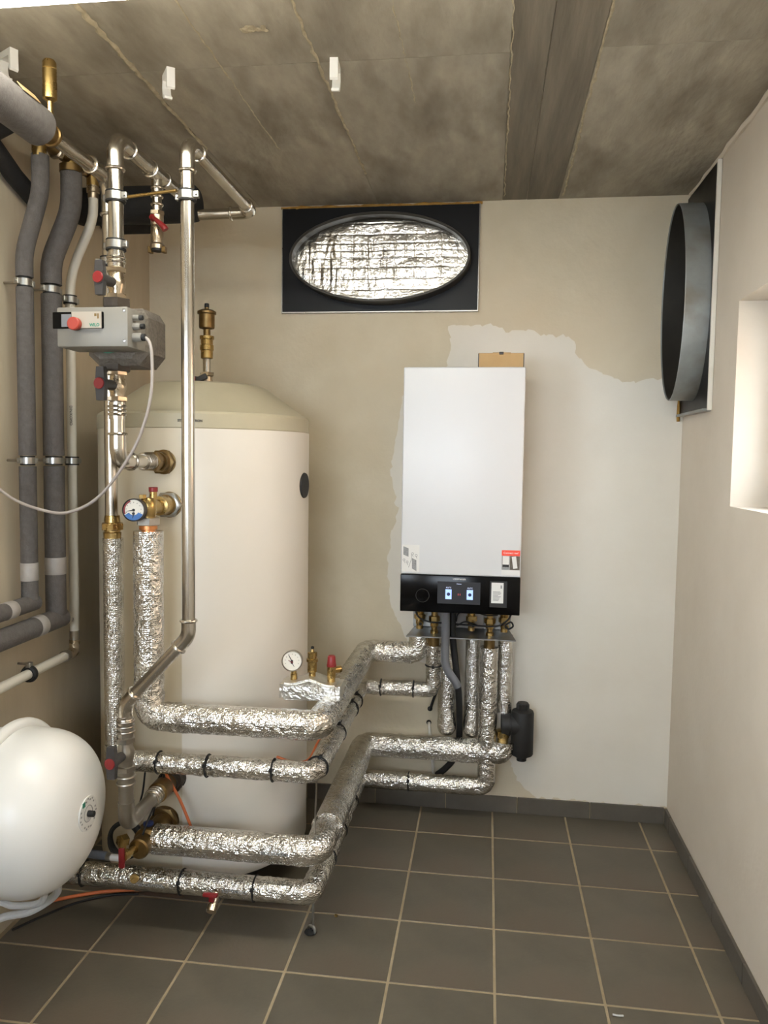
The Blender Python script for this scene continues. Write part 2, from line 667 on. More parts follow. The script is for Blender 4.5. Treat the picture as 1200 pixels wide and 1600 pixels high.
wall_back = struct(G().box((XL-0.25, 0, 0), (XR+0.3, 0.25, H+0.2)).build('wall_back', MT['plaster'], None, 0))
# left wall: a high basement window opening lies outside the view, level with the one on the right
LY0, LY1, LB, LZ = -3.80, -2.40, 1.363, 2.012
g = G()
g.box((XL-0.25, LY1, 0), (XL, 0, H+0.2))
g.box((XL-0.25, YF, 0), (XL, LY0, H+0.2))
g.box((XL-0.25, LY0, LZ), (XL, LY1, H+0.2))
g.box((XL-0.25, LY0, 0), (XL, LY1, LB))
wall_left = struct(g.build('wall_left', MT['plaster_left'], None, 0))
# right wall with the window opening
WY0, WY1, WZ0, WZ1 = -1.66, -0.66, 1.363, 2.012
g = G()
g.box((XR, YF, 0), (XR+0.25, 0, WZ0))
g.box((XR, YF, WZ1), (XR+0.25, 0, H+0.2))
g.box((XR, YF, WZ0), (XR+0.25, WY0, WZ1))
g.box((XR, WY1, WZ0), (XR+0.25, 0, WZ1))
wall_right = struct(g.build('wall_right', MT['plaster_right'], None, 0))
# wall behind the camera with a window opening at the same height
DX0, DX1, DB, DZ = -1.30, -0.05, 1.363, 2.012
g = G()
g.box((XL-0.25, YF-0.2, 0), (DX0, YF, H+0.2))
g.box((DX1, YF-0.2, 0), (XR+0.3, YF, H+0.2))
g.box((DX0, YF-0.2, DZ), (DX1, YF, H+0.2))
g.box((DX0, YF-0.2, 0), (DX1, YF, DB))
struct(g.build('wall_front', MT['plaster_right'], None, 0))
struct(G().box((-9, -14, -0.3), (9, 4, -0.13)).build('ground', MT['ground'], None, 0))
nb = G().box((3.6, -7, -0.2), (3.9, 3, 4.2)).build('warm_bounce_wall', MT['terracotta'], None, 0)  # unseen wall, added to reflect warm sunlight in through the window
tag(nb, 'pale terracotta wall added outside the window to bounce warm light indoors', 'wall')

# ceiling: slab with the imprint of each formwork board
ceiling = struct(G().box((XL-0.25, YF-0.2, H+0.004), (XR+0.3, 0.25, H+0.2)).build('ceiling', MT['concrete'], None, 0))
bx = [XL, -1.035, -0.53, -0.02, 0.078, 0.205, XR]
dz = [0.0, 0.0012, 0.0, 0.0016, 0.0010, 0.0004]
for i in range(6):
    cuts = [0.0, -1.16, -2.2, -3.3, YF] if i not in (3, 4) else [0.0, -2.2, YF]
    for a, b in zip(cuts, cuts[1:]):
        zz = H + dz[i] + random.uniform(0, 0.0008)
        mm = MT['concrete_dark'] if i in (3, 4) else MT['concrete']
        G().box((bx[i]+0.001, b+0.0008, zz), (bx[i+1]-0.001, a-0.0008, H+0.006)).build('concrete_panel', mm, ceiling, 0)


def ridge(x0, y0, x1, y1, r, gaps=0.0):
    pts = []
    n = 60
    for k in range(n+1):
        t = k/n
        pts.append(V((x0+(x1-x0)*t+random.uniform(-0.003, 0.003), y0+(y1-y0)*t, H+0.0012)))
    G().tube(pts, r, 0, 6, rfun=lambda s: 0.35+1.1*abs(noise.noise(V((s*23, x0*9, 3))))).build('concrete_ridge', MT['ridge'], ceiling)


ridge(-1.037, -1.62, -1.04, -0.62, 0.011)
ridge(-0.53, -1.62, -0.528, -0.35, 0.007)
ridge(0.205, -1.62, 0.22, -0.05, 0.0075)
ridge(-0.02, -1.62, -0.012, -0.05, 0.004)
ridge(-0.80, -1.62, -0.79, -0.6, 0.0035)
ridge(-0.30, -1.62, -0.29, -0.9, 0.003)
g = G()
for k in range(14):
    a = k/13
    g.lathe([(0.0, -0.004), (0.012*random.uniform(.5, 1), 0.0), (0.0, 0.004)],
            (-0.652+random.uniform(-0.03, 0.03), -1.34+random.uniform(-0.012, 0.012), H-0.001), (0, 0, 1), 7)
g.build('plaster_lump', MT['ridge'], ceiling)
# plaster fillet where the slab meets the right wall
g = G()
pts = [V((XR-0.004+random.uniform(-0.004, 0.004), -0.02-k*0.07, H-0.002)) for k in range(60)]
g.tube(pts, 0.012, 0, 7, rfun=lambda s: 0.7+0.6*abs(noise.noise(V((s*9, 1, 2)))))
g.build('plaster_fillet', MT['plaster_right'], ceiling)

# fresh plaster patch on the back wall
outline = [(-0.23, 2.051), (-0.178, 2.055), (-0.073, 2.057), (-0.007, 2.044), (0.007, 2.023), (0.058, 2.033), (0.123, 2.03),
           (0.149, 2.009), (0.239, 2.016), (0.272, 1.995), (0.291, 1.957), (0.305, 1.918), (0.345, 1.879), (0.396, 1.861),
           (0.46, 1.836), (0.51, 1.823), (0.56, 1.831), (0.622, 1.833), (0.7185, 1.823), (0.7185, 0.069), (0.185, 0.069), (0.163, 0.086),
           (0.121, 0.125), (0.093, 0.165), (0.051, 0.246), (-0.088, 0.405), (-0.255, 0.563), (-0.368, 0.697), (-0.448, 0.861),
           (-0.469, 0.998), (-0.458, 1.164), (-0.427, 1.274), (-0.462, 1.437), (-0.437, 1.599), (-0.418, 1.76), (-0.387, 1.84),
           (-0.235, 1.88), (-0.216, 1.972)]


def jag(poly, amp, step):
    out = []
    for (a, b) in zip(poly, poly[1:]+poly[:1]):
        a, b = V((a[0], a[1], 0)), V((b[0], b[1], 0))
        n = max(1, int((b-a).length/step))
        straight = (abs(a.x-0.7185) < 1e-3 and abs(b.x-0.7185) < 1e-3) or (a.y == 0.069 and b.y == 0.069)
        for k in range(n):
            p = a.lerp(b, k/n)
            if k and not straight:
                p = p + V((noise.noise(p*40)*amp, noise.noise(p*40+V((9, 3, 1)))*amp, 0))
            out.append((p.x, p.y))
    return out


def slab_xz(poly, y0, y1):
    n = len(poly)
    v = [(x, y0, z) for x, z in poly] + [(x, y1, z) for x, z in poly]
    f = [tuple(range(n)), tuple(range(2*n-1, n-1, -1))]
    f += [(i, (i+1) % n, n+(i+1) % n, n+i) for i in range(n)]
    return v, f


v, f = slab_xz(jag(outline, 0.016, 0.012), -0.0022, 0.001)
mesh_obj('plaster_patch', v, f, MT['plaster_new'], wall_back, 0)

# tiled baseboards
bb = struct(G().box((XL, -0.009, 0), (XR, 0, 0.064)).build('baseboard_back', MT['grout'], None, 0))
jx = [XL, -1.114, -0.81, -0.506, -0.2, 0.104, 0.406, XR-0.012]
for a, b in zip(jx, jx[1:]):
    G().box((a+0.0015, -0.0125, 0.0), (b-0.0015, -0.002, 0.0685), 0.001, 1).build('baseboard_tile', MT['base_tile'], bb, 0)
bb = struct(G().box((XR-0.009, YF, 0), (XR, -0.0126, 0.064)).build('baseboard_right', MT['grout'], None, 0))
jy = [-0.0126, -0.094, -0.398, -0.704, -1.011, -1.316, -1.62, -1.924, -2.228, -2.532, -2.836, -3.14, -3.444, -3.748, -4.052, -4.3]
for a, b in zip(jy, jy[1:]):
    G().box((XR-0.0125, b+0.0015, 0), (XR-0.002, a-0.0015, 0.0685+random.uniform(-0.002, 0.002)), 0.001, 1).build('baseboard_tile', MT['base_tile'], bb, 0)

# window in the right wall
win = bpy.data.objects.new('window_1', None)
win.location = (XR+0.17, (WY0+WY1)/2, WZ0)
COL.objects.link(win)
WLOC[win.name] = V(win.location)
struct(win)
fx0, fx1 = XR+0.13, XR+0.19
g = G()
g.box((fx0, WY0, WZ0), (fx1, WY1, WZ0+0.06), 0.004)
g.box((fx0, WY0, WZ1-0.06), (fx1, WY1, WZ1), 0.004)
g.box((fx0, WY0, WZ0), (fx1, WY0+0.06, WZ1), 0.004)
g.box((fx0, WY1-0.06, WZ0), (fx1, WY1, WZ1), 0.004)
g.build('window_frame', MT['window_white'], win)
g = G()
a0, a1, b0, b1 = WY0+0.045, WY1-0.045, WZ0+0.045, WZ1-0.045
g.box((fx0-0.018, a0, b0), (fx0+0.03, a1, b0+0.055), 0.005)
g.box((fx0-0.018, a0, b1-0.055), (fx0+0.03, a1, b1), 0.005)
g.box((fx0-0.018, a0, b0), (fx0+0.03, a0+0.055, b1), 0.005)
g.box((fx0-0.018, a1-0.055, b0), (fx0+0.03, a1, b1), 0.005)
g.build('window_sash', MT['window_white'], win)
G().box((fx0+0.004, a0+0.05, b0+0.05), (fx0+0.01, a1-0.05, b1-0.05)).build('pane', MT['glass'], win, 0)

# ceiling luminaire just above the frame (its far edge shows at the top left)
lamp = thing('ceiling_lamp', 'white ceiling luminaire whose bright edge shows at the top left corner', 'lamp', (-0.6, -1.74, 2.47))
G().box((-1.38, -1.86, 2.49), (0.18, -1.62, H), 0.006).build('lamp_housing', MT['lamp_body'], lamp)
G().box((-1.36, -1.84, 2.47), (0.16, -1.625, 2.4905), 0.006).build('diffuser', MT['lamp_glow'], lamp)


# ================================================================== part builders
def foil_disp(amp, cr):
    def d(p, c):
        n1 = noise.noise(p*34)
        n2 = abs(noise.noise(p*90+V((5, 1, 7))))
        return amp*(n1*0.9 - n2*1.2) + c*cr*(noise.noise(p*55)*1.0 - abs(noise.noise(p*120))*0.9)
    return d


def foil_tube(name, pts, r, parent, mat='foil', bend=None, amp=0.0011, cr=0.003, seg=48, ds=0.006):
    g = G().tube(pts, r, r*0.92 if bend is None else bend, seg, ds=ds, disp=foil_disp(amp, cr))
    return g.build(name, MT[mat], parent, 60)


def cable_tie(parent, c, axis, R, head=(0, -1, 0.4)):
    g = G().torus(c, axis, R+0.0012, 0.0026, 32, 6, flat=1.0)
    h = V(head)
    a = V(axis).normalized()
    h = (h-a*h.dot(a)).normalized()
    p = V(c)+h*(R+0.004)
    g.box(p-V((.005, .005, .005)), p+V((.005, .005, .005)), 0.001, 1)
    q = V(c)+h*(R+0.006)
    side = a.cross(h)
    g.cyl(q, q+h*0.012+side*0.006, 0.0012, 6)
    return g.build('cable_tie', MT['rubber'], parent)


def press_rings(g, c, axis, r, n=1, step=0.012):
    a = V(axis).normalized()
    for k in range(n):
        g.torus(V(c)+a*step*k, axis, r, 0.0042, 28, 8)


def steel_run(parent, pts, r, mat='steel', bend=0.045, sleeve=0.028, rings=True, start_cut=0, skip=()):
    P = [V(p) for p in pts]
    t = []
    for i in range(len(P)):
        if i in (0, len(P)-1):
            t.append(0.0)
            continue
        ang = (P[i-1]-P[i]).angle(P[i+1]-P[i])
        t.append(bend/math.tan(ang/2))
    for i in range(len(P)-1):
        d = (P[i+1]-P[i]).normalized()
        G().cyl(P[i]+d*t[i], P[i+1]-d*t[i+1], r, 28).build('pipe_section', MT[mat], parent)
    for i in range(1, len(P)-1):
        d1, d2 = (P[i-1]-P[i]).normalized(), (P[i+1]-P[i]).normalized()
        s = t[i]+sleeve
        e = G().tube([P[i]+d1*s, P[i], P[i]+d2*s], r+0.0022, bend, 28).build('elbow', MT[mat], parent)
        if rings:
            g = G()
            press_rings(g, P[i]+d1*(s-0.003), d1, r+0.0025)
            g.build('press_ring', MT[mat], e)
            g = G()
            press_rings(g, P[i]+d2*(s-0.003), d2, r+0.0025)
            g.build('press_ring', MT[mat], e)


def ball_valve(parent, c, z0, z1, R, stem, mat='nickel', reach=0.062, style='bar', hand=(0, 0, 1)):
    """vertical ball valve between z0 and z1 on the line x,y of c"""
    x, y = c
    h = z1-z0
    prof = [(R*0.86, 0), (R*1.12, h*0.02), (R*1.12, h*0.12), (R*0.95, h*0.14), (R*0.98, h*0.3), (R*1.18, h*0.42),
            (R*1.18, h*0.58), (R*0.98, h*0.7), (R*0.95, h*0.84), (R*1.12, h*0.86), (R*1.12, h*0.98), (R*0.86, h)]
    v = G().lathe(prof, (x, y, z0), (0, 0, 1), 28).build('ball_valve', MT[mat], parent)
    G().hexn((x, y, z1-h*0.10), (0, 0, 1), R*1.34, h*0.15).build('hex_nut', MT[mat], v)
    G().hexn((x, y, z0+h*0.10), (0, 0, 1), R*1.34, h*0.15).build('hex_nut', MT[mat], v)
    s = V(stem).normalized()
    m = V((x, y, (z0+z1)/2))
    G().cyl(m+s*R*0.9, m+s*(reach-0.006), 0.0135, 20, r1=0.0155).build('valve_stem', MT['handle'], v)
    q = m+s*reach
    g = G()
    hz = V(hand).normalized()
    sd = s.cross(hz)
    if style == 'bar':
        rot = Matrix((sd, s, hz)).transposed()
        for sg in (-1, 1):
            pr_ = [(-0.015, 0.0), (0.015, 0.0), (0.011, 0.045), (-0.011, 0.045)]
            vv = [q+sd*a+hz*(b*sg)+s*d for d in (-0.009, 0.006) for a, b in pr_]
            g.add(vv, [(0, 1, 2, 3), (7, 6, 5, 4), (0, 4, 5, 1), (1, 5, 6, 2), (2, 6, 7, 3), (3, 7, 4, 0)])
        g.cyl(q-s*0.010, q+s*0.008, 0.0175, 24)
        g.build('valve_handle', MT['handle'], v)
        G().cyl(q+s*0.0075, q+s*0.0125, 0.0155, 24, bev=0.0015).build('red_cap', MT['red'], v)['label'] = 'red round cap on the handle'
    return v


def pipe_clamp(parent, c, r, stud_dir=None, stud_len=0.0, rubber=True, z_ears=(0, 1, 0)):
    e = V(z_ears).normalized()
    cl = G().lathe([(r+0.003, -0.011), (r+0.0065, -0.010), (r+0.0065, 0.010), (r+0.003, 0.011)], c, (0, 0, 1), 28)
    for sg in (-1, 1):
        p = V(c)+e*sg*(r+0.012)
        cl.box(p-V((.007, .007, .009)), p+V((.007, .007, .009)), 0.0015, 1)
    o = cl.build('pipe_clamp', MT['zinc'], parent)
    if rubber:
        G().lathe([(r+0.0005, -0.0145), (r+0.006, -0.0145), (r+0.006, 0.0145), (r+0.0005, 0.0145)], c, (0, 0, 1), 28).build('rubber_lining', MT['rubber'], o)
    for sg in (-1, 1):
        p = V(c)+e*sg*(r+0.012)
        G().cyl(p+V((0, -0.011, 0)), p+V((0, 0.011, 0)), 0.0032, 8).build('screw', MT['zinc'], o)
    if stud_dir is not None:
        d = V(stud_dir).normalized()
        G().cyl(V(c)+d*(r+0.004), V(c)+d*stud_len, 0.004, 10).build('threaded_stud', MT['steel_dull'], o)
    return o


# ================================================================== heating unit on the back wall
BX0, BX1, BY = -0.372, 0.077, -0.36
bo = thing('heating_unit', 'tall white wall-hung heating unit with black display panel at its foot', 'boiler', (-0.147, -0.18, 0.79))
casing = G().box((BX0, BY, 1.0645), (BX1, -0.003, 1.842), 0.005, 3).build('casing', MT['white'], bo)
G().box((BX0+0.004, BY+0.02, 0.935), (BX1-0.004, -0.003, 1.07)).build('lower_body', MT['matt_black'], bo)
panel = G().box((BX0-0.0005, BY-0.004, 0.9215), (BX1+0.0005, BY+0.04, 1.0635), 0.003, 2).build('control_panel', MT['gloss_black'], bo)
yP = BY-0.0045
G().box((-0.231, yP-0.0006, 0.957), (-0.070, yP+0.001, 1.041)).build('display', MT['screen'], panel, 0)['label'] = 'lit touch display'
for x in (-0.189, -0.109):
    G().box((x-0.0115, yP-0.0012, 0.975), (x+0.0115, yP, 1.012)).build('display_tile', MT['screen_tile'], panel, 0)
    G().cyl((x, yP-0.0011, 0.9935), (x, yP-0.0018, 0.9935), 0.0065, 18).build('display_icon', MT['screen_dot'], panel)
    text_mesh('display_text', '45,0°C', 0.0072, (x, yP-0.0012, 1.0185), MT['screen_text'], panel)
text_mesh('display_text', 'Home', 0.007, (-0.150, yP-0.0012, 1.0335), MT['screen_text'], panel)
G().box((-0.154, yP-0.0012, 0.990), (-0.151, yP, 0.997)).build('display_icon', MT['screen_red'], panel, 0)
G().box((-0.147, yP-0.0012, 0.990), (-0.144, yP, 0.997)).build('display_icon', MT['screen_red'], panel, 0)
text_mesh('logo_lettering', 'VIESSMANN', 0.0092, (-0.150, yP-0.0004, 1.0515), MT['lettering_white'], panel)
G().box((-0.035, yP-0.0005, 0.950), (0.029, yP+0.0004, 1.049)).build('label_recess', MT['matt_black'], panel, 0)
lab = G().box((-0.029, yP-0.0012, 0.966), (0.0155, yP, 1.043)).build('rating_label', MT['paper'], panel, 0)
g = G()
for k in range(8):
    z = 1.008-k*0.0046
    g.box((-0.023, yP-0.0016, z), (0.008-random.uniform(0, 0.012), yP-0.001, z+0.0022))
g.box((0.0045, yP-0.0016, 1.022), (0.0105, yP-0.001, 1.034))
g.build('label_print', MT['print_grey'], panel, 0)
# pressure dial ring in the dark left of the panel
G().torus((-0.287, yP, 0.985), (0, 1, 0), 0.025, 0.0012, 36, 6).build('dial_ring', MT['matt_black'], panel)
# stickers on the casing
yS = BY-0.0006
st = G().box((-0.368, yS, 1.074), (-0.302, BY+0.001, 1.176)).build('instruction_sticker', MT['paper'], casing, 0)
g = G()
for (a, b, c_, d) in (((-0.363, 1.170), (-0.343, 1.162), (-0.343, 1.130), (-0.363, 1.138)), ((-0.330, 1.126), (-0.313, 1.118), (-0.312, 1.076), (-0.329, 1.086))):
    vv = [(p[0], yy_, p[1]) for yy_ in (yS-0.0006, yS+0.0002) for p in (a, b, c_, d)]
    g.add(vv, [(0, 1, 2, 3), (7, 6, 5, 4), (0, 4, 5, 1), (1, 5, 6, 2), (2, 6, 7, 3), (3, 7, 4, 0)])
g.build('printed_panel', MT['print_grey'], casing, 0)
g = G()
g.tube([(-0.342, yS-0.0004, 1.090), (-0.333, yS-0.0004, 1.118), (-0.331, yS-0.0004, 1.140)], 0.0009, 0, 5)
for (x, z) in ((-0.360, 1.118), (-0.348, 1.110), (-0.328, 1.142), (-0.314, 1.136)):
    g.torus((x, yS-0.0004, z), (0, 1, 0), 0.004, 0.0009, 12, 5)
    g.tube([(x, yS-0.0004, z-0.004), (x+0.003, yS-0.0004, z-0.012)], 0.0008, 0, 5)
g.build('printed_drawing', MT['print_grey'], casing)
st2 = G().box((0.006, yS, 1.072), (0.0735, BY+0.001, 1.166)).build('advert_sticker', MT['paper'], casing, 0)
G().box((0.006, yS-0.0005, 1.145), (0.0735, yS+0.0002, 1.166)).build('sticker_banner', MT['sticker_red'], casing, 0)
text_mesh('sticker_lettering', 'Connect me!', 0.0105, (0.040, yS-0.0008, 1.1555), MT['lettering_white'], casing, extrude=0.0002)
G().box((0.0065, yS-0.0004, 1.092), (0.036, yS+0.0002, 1.1445)).build('sticker_picture', MT['print_grey'], casing, 0)
G().box((0.010, yS-0.0007, 1.112), (0.033, yS-0.0003, 1.1435)).build('sticker_picture', MT['paper'], casing, 0)
G().box((0.010, yS-0.0007, 1.103), (0.033, yS-0.0003, 1.112)).build('sticker_picture', MT['matt_black'], casing, 0)
G().box((0.0365, yS-0.0004, 1.092), (0.073, yS+0.0002, 1.1445)).build('sticker_picture', MT['epp'], casing, 0)
G().box((0.046, yS-0.0008, 1.098), (0.062, yS-0.0003, 1.143), rot=Matrix.Rotation(math.radians(-8), 3, 'Y')).build('sticker_picture', MT['paper'], casing, 0)
# mounting bracket below: back plate and shelf
G().box((-0.352, -0.022, 0.792), (0.057, -0.004, 0.936), 0.001, 1).build('back_plate', MT['galv'], bo)
sh = [(-0.345, -0.004), (0.050, -0.004), (0.073, -0.205), (-0.363, -0.205)]
g = G()
vv = [(x, y, z) for z in (0.786, 0.7905) for x, y in sh]
g.add(vv, [(3, 2, 1, 0), (4, 5, 6, 7), (0, 1, 5, 4), (1, 2, 6, 5), (2, 3, 7, 6), (3, 0, 4, 7)])
g.build('bracket_shelf', MT['galv'], bo, 0)
for (x, y, zb, big) in ((-0.318, -0.10, 0.80, 0), (-0.255, -0.13, 0.762, 1), (-0.105, -0.10, 0.80, 0), (-0.030, -0.13, 0.762, 1), (0.028, -0.10, 0.80, 0)):
    r = 0.013
    top = 0.936
    prof = [(r*1.1, 0), (r*1.1, 0.018), (r*1.25, 0.02), (r*1.25, 0.04), (r*0.9, 0.042), (r*0.9, 0.055), (r*1.3, 0.058), (r*1.3, 0.082), (r, 0.086), (r, top-zb)]
    bf = G().lathe(prof, (x, y, zb), (0, 0, 1), 22).build('brass_connection', MT['brass'], bo)
    G().hexn((x, y, 0.850), (0, 0, 1), r*1.75, 0.022).build('hex_nut', MT['brass'], bf)
    G().hexn((x, y, 0.905), (0, 0, 1), r*1.75, 0.016).build('hex_nut', MT['brass'], bf)
    if not big:
        G().cyl((x+0.004, y-0.012, 0.838), (x+0.008, y-0.052, 0.830), 0.0115, 18, bev=0.002).build('drain_stub', MT['brass'], bf)
        G().cyl((x+0.008, y-0.0515, 0.830), (x+0.0083, y-0.0535, 0.8297), 0.006, 12).build('stub_bore', MT['matt_black'], bf)
    else:
        G().cyl((x, y, 0.738), (x, y, 0.786), 0.0225, 22, bev=0.002).build('brass_union', MT['brass_old'], bf)


def cable(name, pts, r, mat, parent=None, n=8, seg=10):
    return G().tube(spline(pts, n), r, 0, seg).build(name, MT[mat], parent)


cable('sensor_wire', [(-0.335, -0.12, 0.93), (-0.325, -0.16, 0.87), (-0.28, -0.17, 0.845), (-0.20, -0.175, 0.842), (-0.09, -0.17, 0.836), (0.0, -0.17, 0.838), (0.04, -0.16, 0.862), (0.055, -0.13, 0.88)], 0.0035, 'rubber', bo)
cable('sensor_wire', [(-0.165, -0.17, 0.85), (-0.155, -0.18, 0.885), (-0.11, -0.18, 0.90), (-0.05, -0.18, 0.882), (0.0, -0.17, 0.882)], 0.0028, 'rubber', bo)
cable('sensor_wire', [(-0.16, -0.15, 0.83), (-0.13, -0.17, 0.85), (-0.10, -0.175, 0.845), (-0.075, -0.15, 0.83)], 0.003, 'rubber', bo)
cable('sensor_wire', [(0.03, -0.16, 0.84), (0.052, -0.165, 0.855), (0.062, -0.16, 0.838), (0.045, -0.16, 0.826), (0.03, -0.15, 0.835)], 0.0035, 'rubber', bo)
G().box((-0.17, -0.06, 0.80), (-0.055, -0.03, 0.935), 0.004).build('terminal_cover', MT['tape'], bo)

box = thing('cardboard_box', 'small brown cardboard box lying on top of the white heating unit', 'box', (-0.011, -0.25, 1.842))
G().box((-0.0985, -0.31, 1.8425), (0.072, -0.18, 1.899), 0.0015, 1).build('carton', MT['card'], box)
G().box((-0.045, -0.3115, 1.895), (0.022, -0.305, 1.9015), 0.001, 1).build('carton_flap', MT['card'], box)
G().box((-0.022, -0.3125, 1.8935), (-0.004, -0.306, 1.9035), 0.002, 1).build('torn_tab', MT['handle'], box)
for x in (-0.0985, 0.0685):
    G().box((x, -0.3112, 1.8425), (x+0.0035, -0.309, 1.897)).build('carton_edge', MT['handle'], box, 0)

# ================================================================== hot water tank
TX, TY, TR, TB = -1.078, -0.53, 0.372, 0.085
tk = thing('water_tank', 'large cream cylindrical hot water tank with olive beige lid', 'tank', (TX, TY, 0))
body = G().lathe([(TR-0.012, TB), (TR, TB+0.006), (TR, 1.590), (TR-0.006, 1.592), (0, 1.592)], (TX, TY, 0), (0, 0, 1), 96).build('tank_body', MT['tank'], tk)
G().lathe([(TR+0.001, 1.588), (TR+0.003, 1.590), (TR+0.003, 1.634), (TR-0.002, 1.642), (TR-0.02, 1.652), (0.215, 1.748), (0.195, 1.754), (0, 1.757)], (TX, TY, 0), (0, 0, 1), 96).build('tank_lid', MT['lid'], tk, 14)
# raised jacket sheet overlapping to the right of the seam
g = G()
a0, a1 = math.radians(-75), math.radians(118)
seam = math.radians(8.6)
n = 48
vv, ff = [], []
for zz in (TB+0.006, 1.587):
    for rr in (TR-0.001, TR+0.004):
        for k in range(n+1):
            a = seam+(math.radians(150)-seam)*k/n
            vv.append((TX+rr*math.sin(a), TY-rr*math.cos(a), zz))
m_ = n+1
for k in range(n):
    ff += [(m_+k, m_+k+1, 3*m_+k+1, 3*m_+k), (2*m_+k, 2*m_+k+1, 3*m_+k+1, 3*m_+k), (k, k+1, m_+k+1, m_+k)]
ff += [(0, m_, 3*m_, 2*m_)]
g.add(vv, ff)
g.build('jacket_sheet', MT['tank_sheet'], tk)
G().lathe([(0.25, 0.0), (0.26, 0.004), (0.26, TB-0.004), (0.25, TB+0.002)], (TX, TY, 0), (0, 0, 1), 48).build('base_ring', MT['matt_black'], tk)
# sensor cap on the right flank and the badge
sa = math.radians(86)
d = V((math.sin(sa), -math.cos(sa), 0))
G().lathe([(0.044, -0.003), (0.046, 0.003), (0.044, 0.008), (0.03, 0.010), (0, 0.010)], V((TX, TY, 1.40))+d*(TR+0.001), d, 32).build('cover_cap', MT['matt_black'], tk)
ba = math.radians(13)
bd = V((math.sin(ba), -math.cos(ba), 0))
br = V((math.cos(ba), math.sin(ba), 0))
text_mesh('badge_lettering', 'STIEBEL ELTRON', 0.0105, V((TX, TY, 1.611))+bd*(TR+0.0042), MT['print_dark'], tk, right=br, extrude=0.0006, bold=0.0003)


def tank_port(x, z, nut='brass_old', R=0.042, deep=0.05):
    y = TY-math.sqrt(TR*TR-(x-TX)**2)
    p = G().lathe([(R*1.02, -0.012), (R*1.02, 0.004), (R*0.80, 0.006), (R*0.80, deep)], (x, y+0.004, z), (0, -1, 0), 32).build('tank_port', MT['cast' if nut == 'cast' else 'brass_old'], tk)
    G().hexn((x, y-0.012, z), (0, -1, 0), R*1.08, 0.018).build('hex_flange', MT[nut], p)
    return y


tank_port(-1.079, 1.479, 'brass_old', 0.039, 0.05)
tank_port(-1.062, 1.343, 'zinc', 0.041, 0.03)
tank_port(-1.052, 0.448, 'cast', 0.043, 0.05)
tank_port(-1.080, 0.303, 'brass_old', 0.046, 0.03)

av = thing('air_vent', 'tall brass air vent on a valve rising from the tank lid', 'air vent', (-1.085, -0.5, 1.757))
x, y = -1.085, -0.5
G().lathe([(0.018, 1.757), (0.018, 1.80), (0.014, 1.802), (0.014, 1.855)], (x, y, 0), (0, 0, 1), 22).build('stem_pipe', MT['steel'], av)
v_ = G().lathe([(0.017, 1.760), (0.021, 1.765), (0.021, 1.79), (0.017, 1.795)], (x, y, 0), (0, 0, 1), 22).build('ball_valve', MT['nickel'], av)
G().hexn((x, y, 1.800), (0, 0, 1), 0.026, 0.014).build('hex_nut', MT['nickel'], v_)
G().cyl((x-0.01, y-0.02, 1.776), (x-0.035, y-0.06, 1.776), 0.012, 18).build('valve_stem', MT['handle'], v_)
G().cyl((x-0.033, y-0.055, 1.776), (x-0.041, y-0.068, 1.776), 0.018, 22, bev=0.002).build('red_cap', MT['red'], v_)
G().box((x-0.03, y-0.062, 1.768), (x+0.022, y-0.048, 1.788), 0.003, rot=Matrix.Rotation(math.radians(-25), 3, 'Y')).build('valve_handle', MT['handle'], v_)
G().lathe([(0.019, 1.856), (0.022, 1.858), (0.022, 1.885), (0.0255, 1.887), (0.0255, 1.905), (0.022, 1.907), (0.022, 1.925), (0.026, 1.927), (0.026, 1.938), (0.017, 1.940)], (x, y, 0), (0, 0, 1), 24).build('brass_union', MT['brass'], av)
vb = G().lathe([(0.013, 1.938), (0.013, 1.962), (0.027, 1.966), (0.0285, 1.972), (0.0285, 2.016), (0.034, 2.018), (0.034, 2.026), (0.022, 2.033), (0.008, 2.036), (0.008, 2.041)], (x, y, 0), (0, 0, 1), 28).build('vent_body', MT['brass_old'], av)
G().cyl((x, y, 2.040), (x, y, 2.056), 0.0085, 14, bev=0.0015).build('vent_cap', MT['rubber'], vb)

# ================================================================== expansion vessel on the left
ev = thing('expansion_vessel', 'big white domed expansion vessel lying against the left wall', 'expansion vessel', (-1.32, -1.335, 0.24))
ex, ey, ez, er = -1.320, -1.335, 0.517, 0.223
prof = [(er, 0.0), (er, 0.03)]
for k in range(0, 33):
    a = math.pi/2*k/32
    prof.append((er*(math.cos(a)**0.72 if k < 32 else 0.0), 0.045+0.162*(math.sin(a)**0.92)))
dome = G().lathe(prof, (ex, ey, ez), (1, 0, 0), 72).build('dome', MT['vessel'], ev, 60)
prof = [(er, 0.0)]+[(er*math.cos(math.pi/2*k/16)**0.7 if k < 16 else 0.0, 0.02+0.175*math.sin(math.pi/2*k/16)**0.85) for k in range(17)]
G().lathe(prof, (ex-0.002, ey, ez), (-1, 0, 0), 72).build('rear_shell', MT['vessel'], ev, 60)
arc_ = [V((ex-0.012, ey+(er+0.008)*math.sin(t), ez+(er+0.008)*math.cos(t))) for t in [math.radians(-80+160*k/40) for k in range(41)]]
G().tube(arc_, 0.016, 0, 18).build('mounting_strap', MT['vessel'], ev)
tipx = ex+0.2085
lb = (ey-0.003, ez+0.006)
G().cyl((tipx-0.004, lb[0], lb[1]), (tipx+0.0006, lb[0], lb[1]), 0.047, 40).build('round_label', MT['paper'], ev)
g = G()
for k in range(22):
    t = 2*math.pi*k/22
    if k % 5 == 4:
        continue
    rr_ = 0.037 if k % 2 else 0.041
    g.box((tipx+0.0004, lb[0]+rr_*math.sin(t)-0.003, lb[1]+rr_*math.cos(t)-0.0022), (tipx+0.0012, lb[0]+rr_*math.sin(t)+0.003, lb[1]+rr_*math.cos(t)+0.0022))
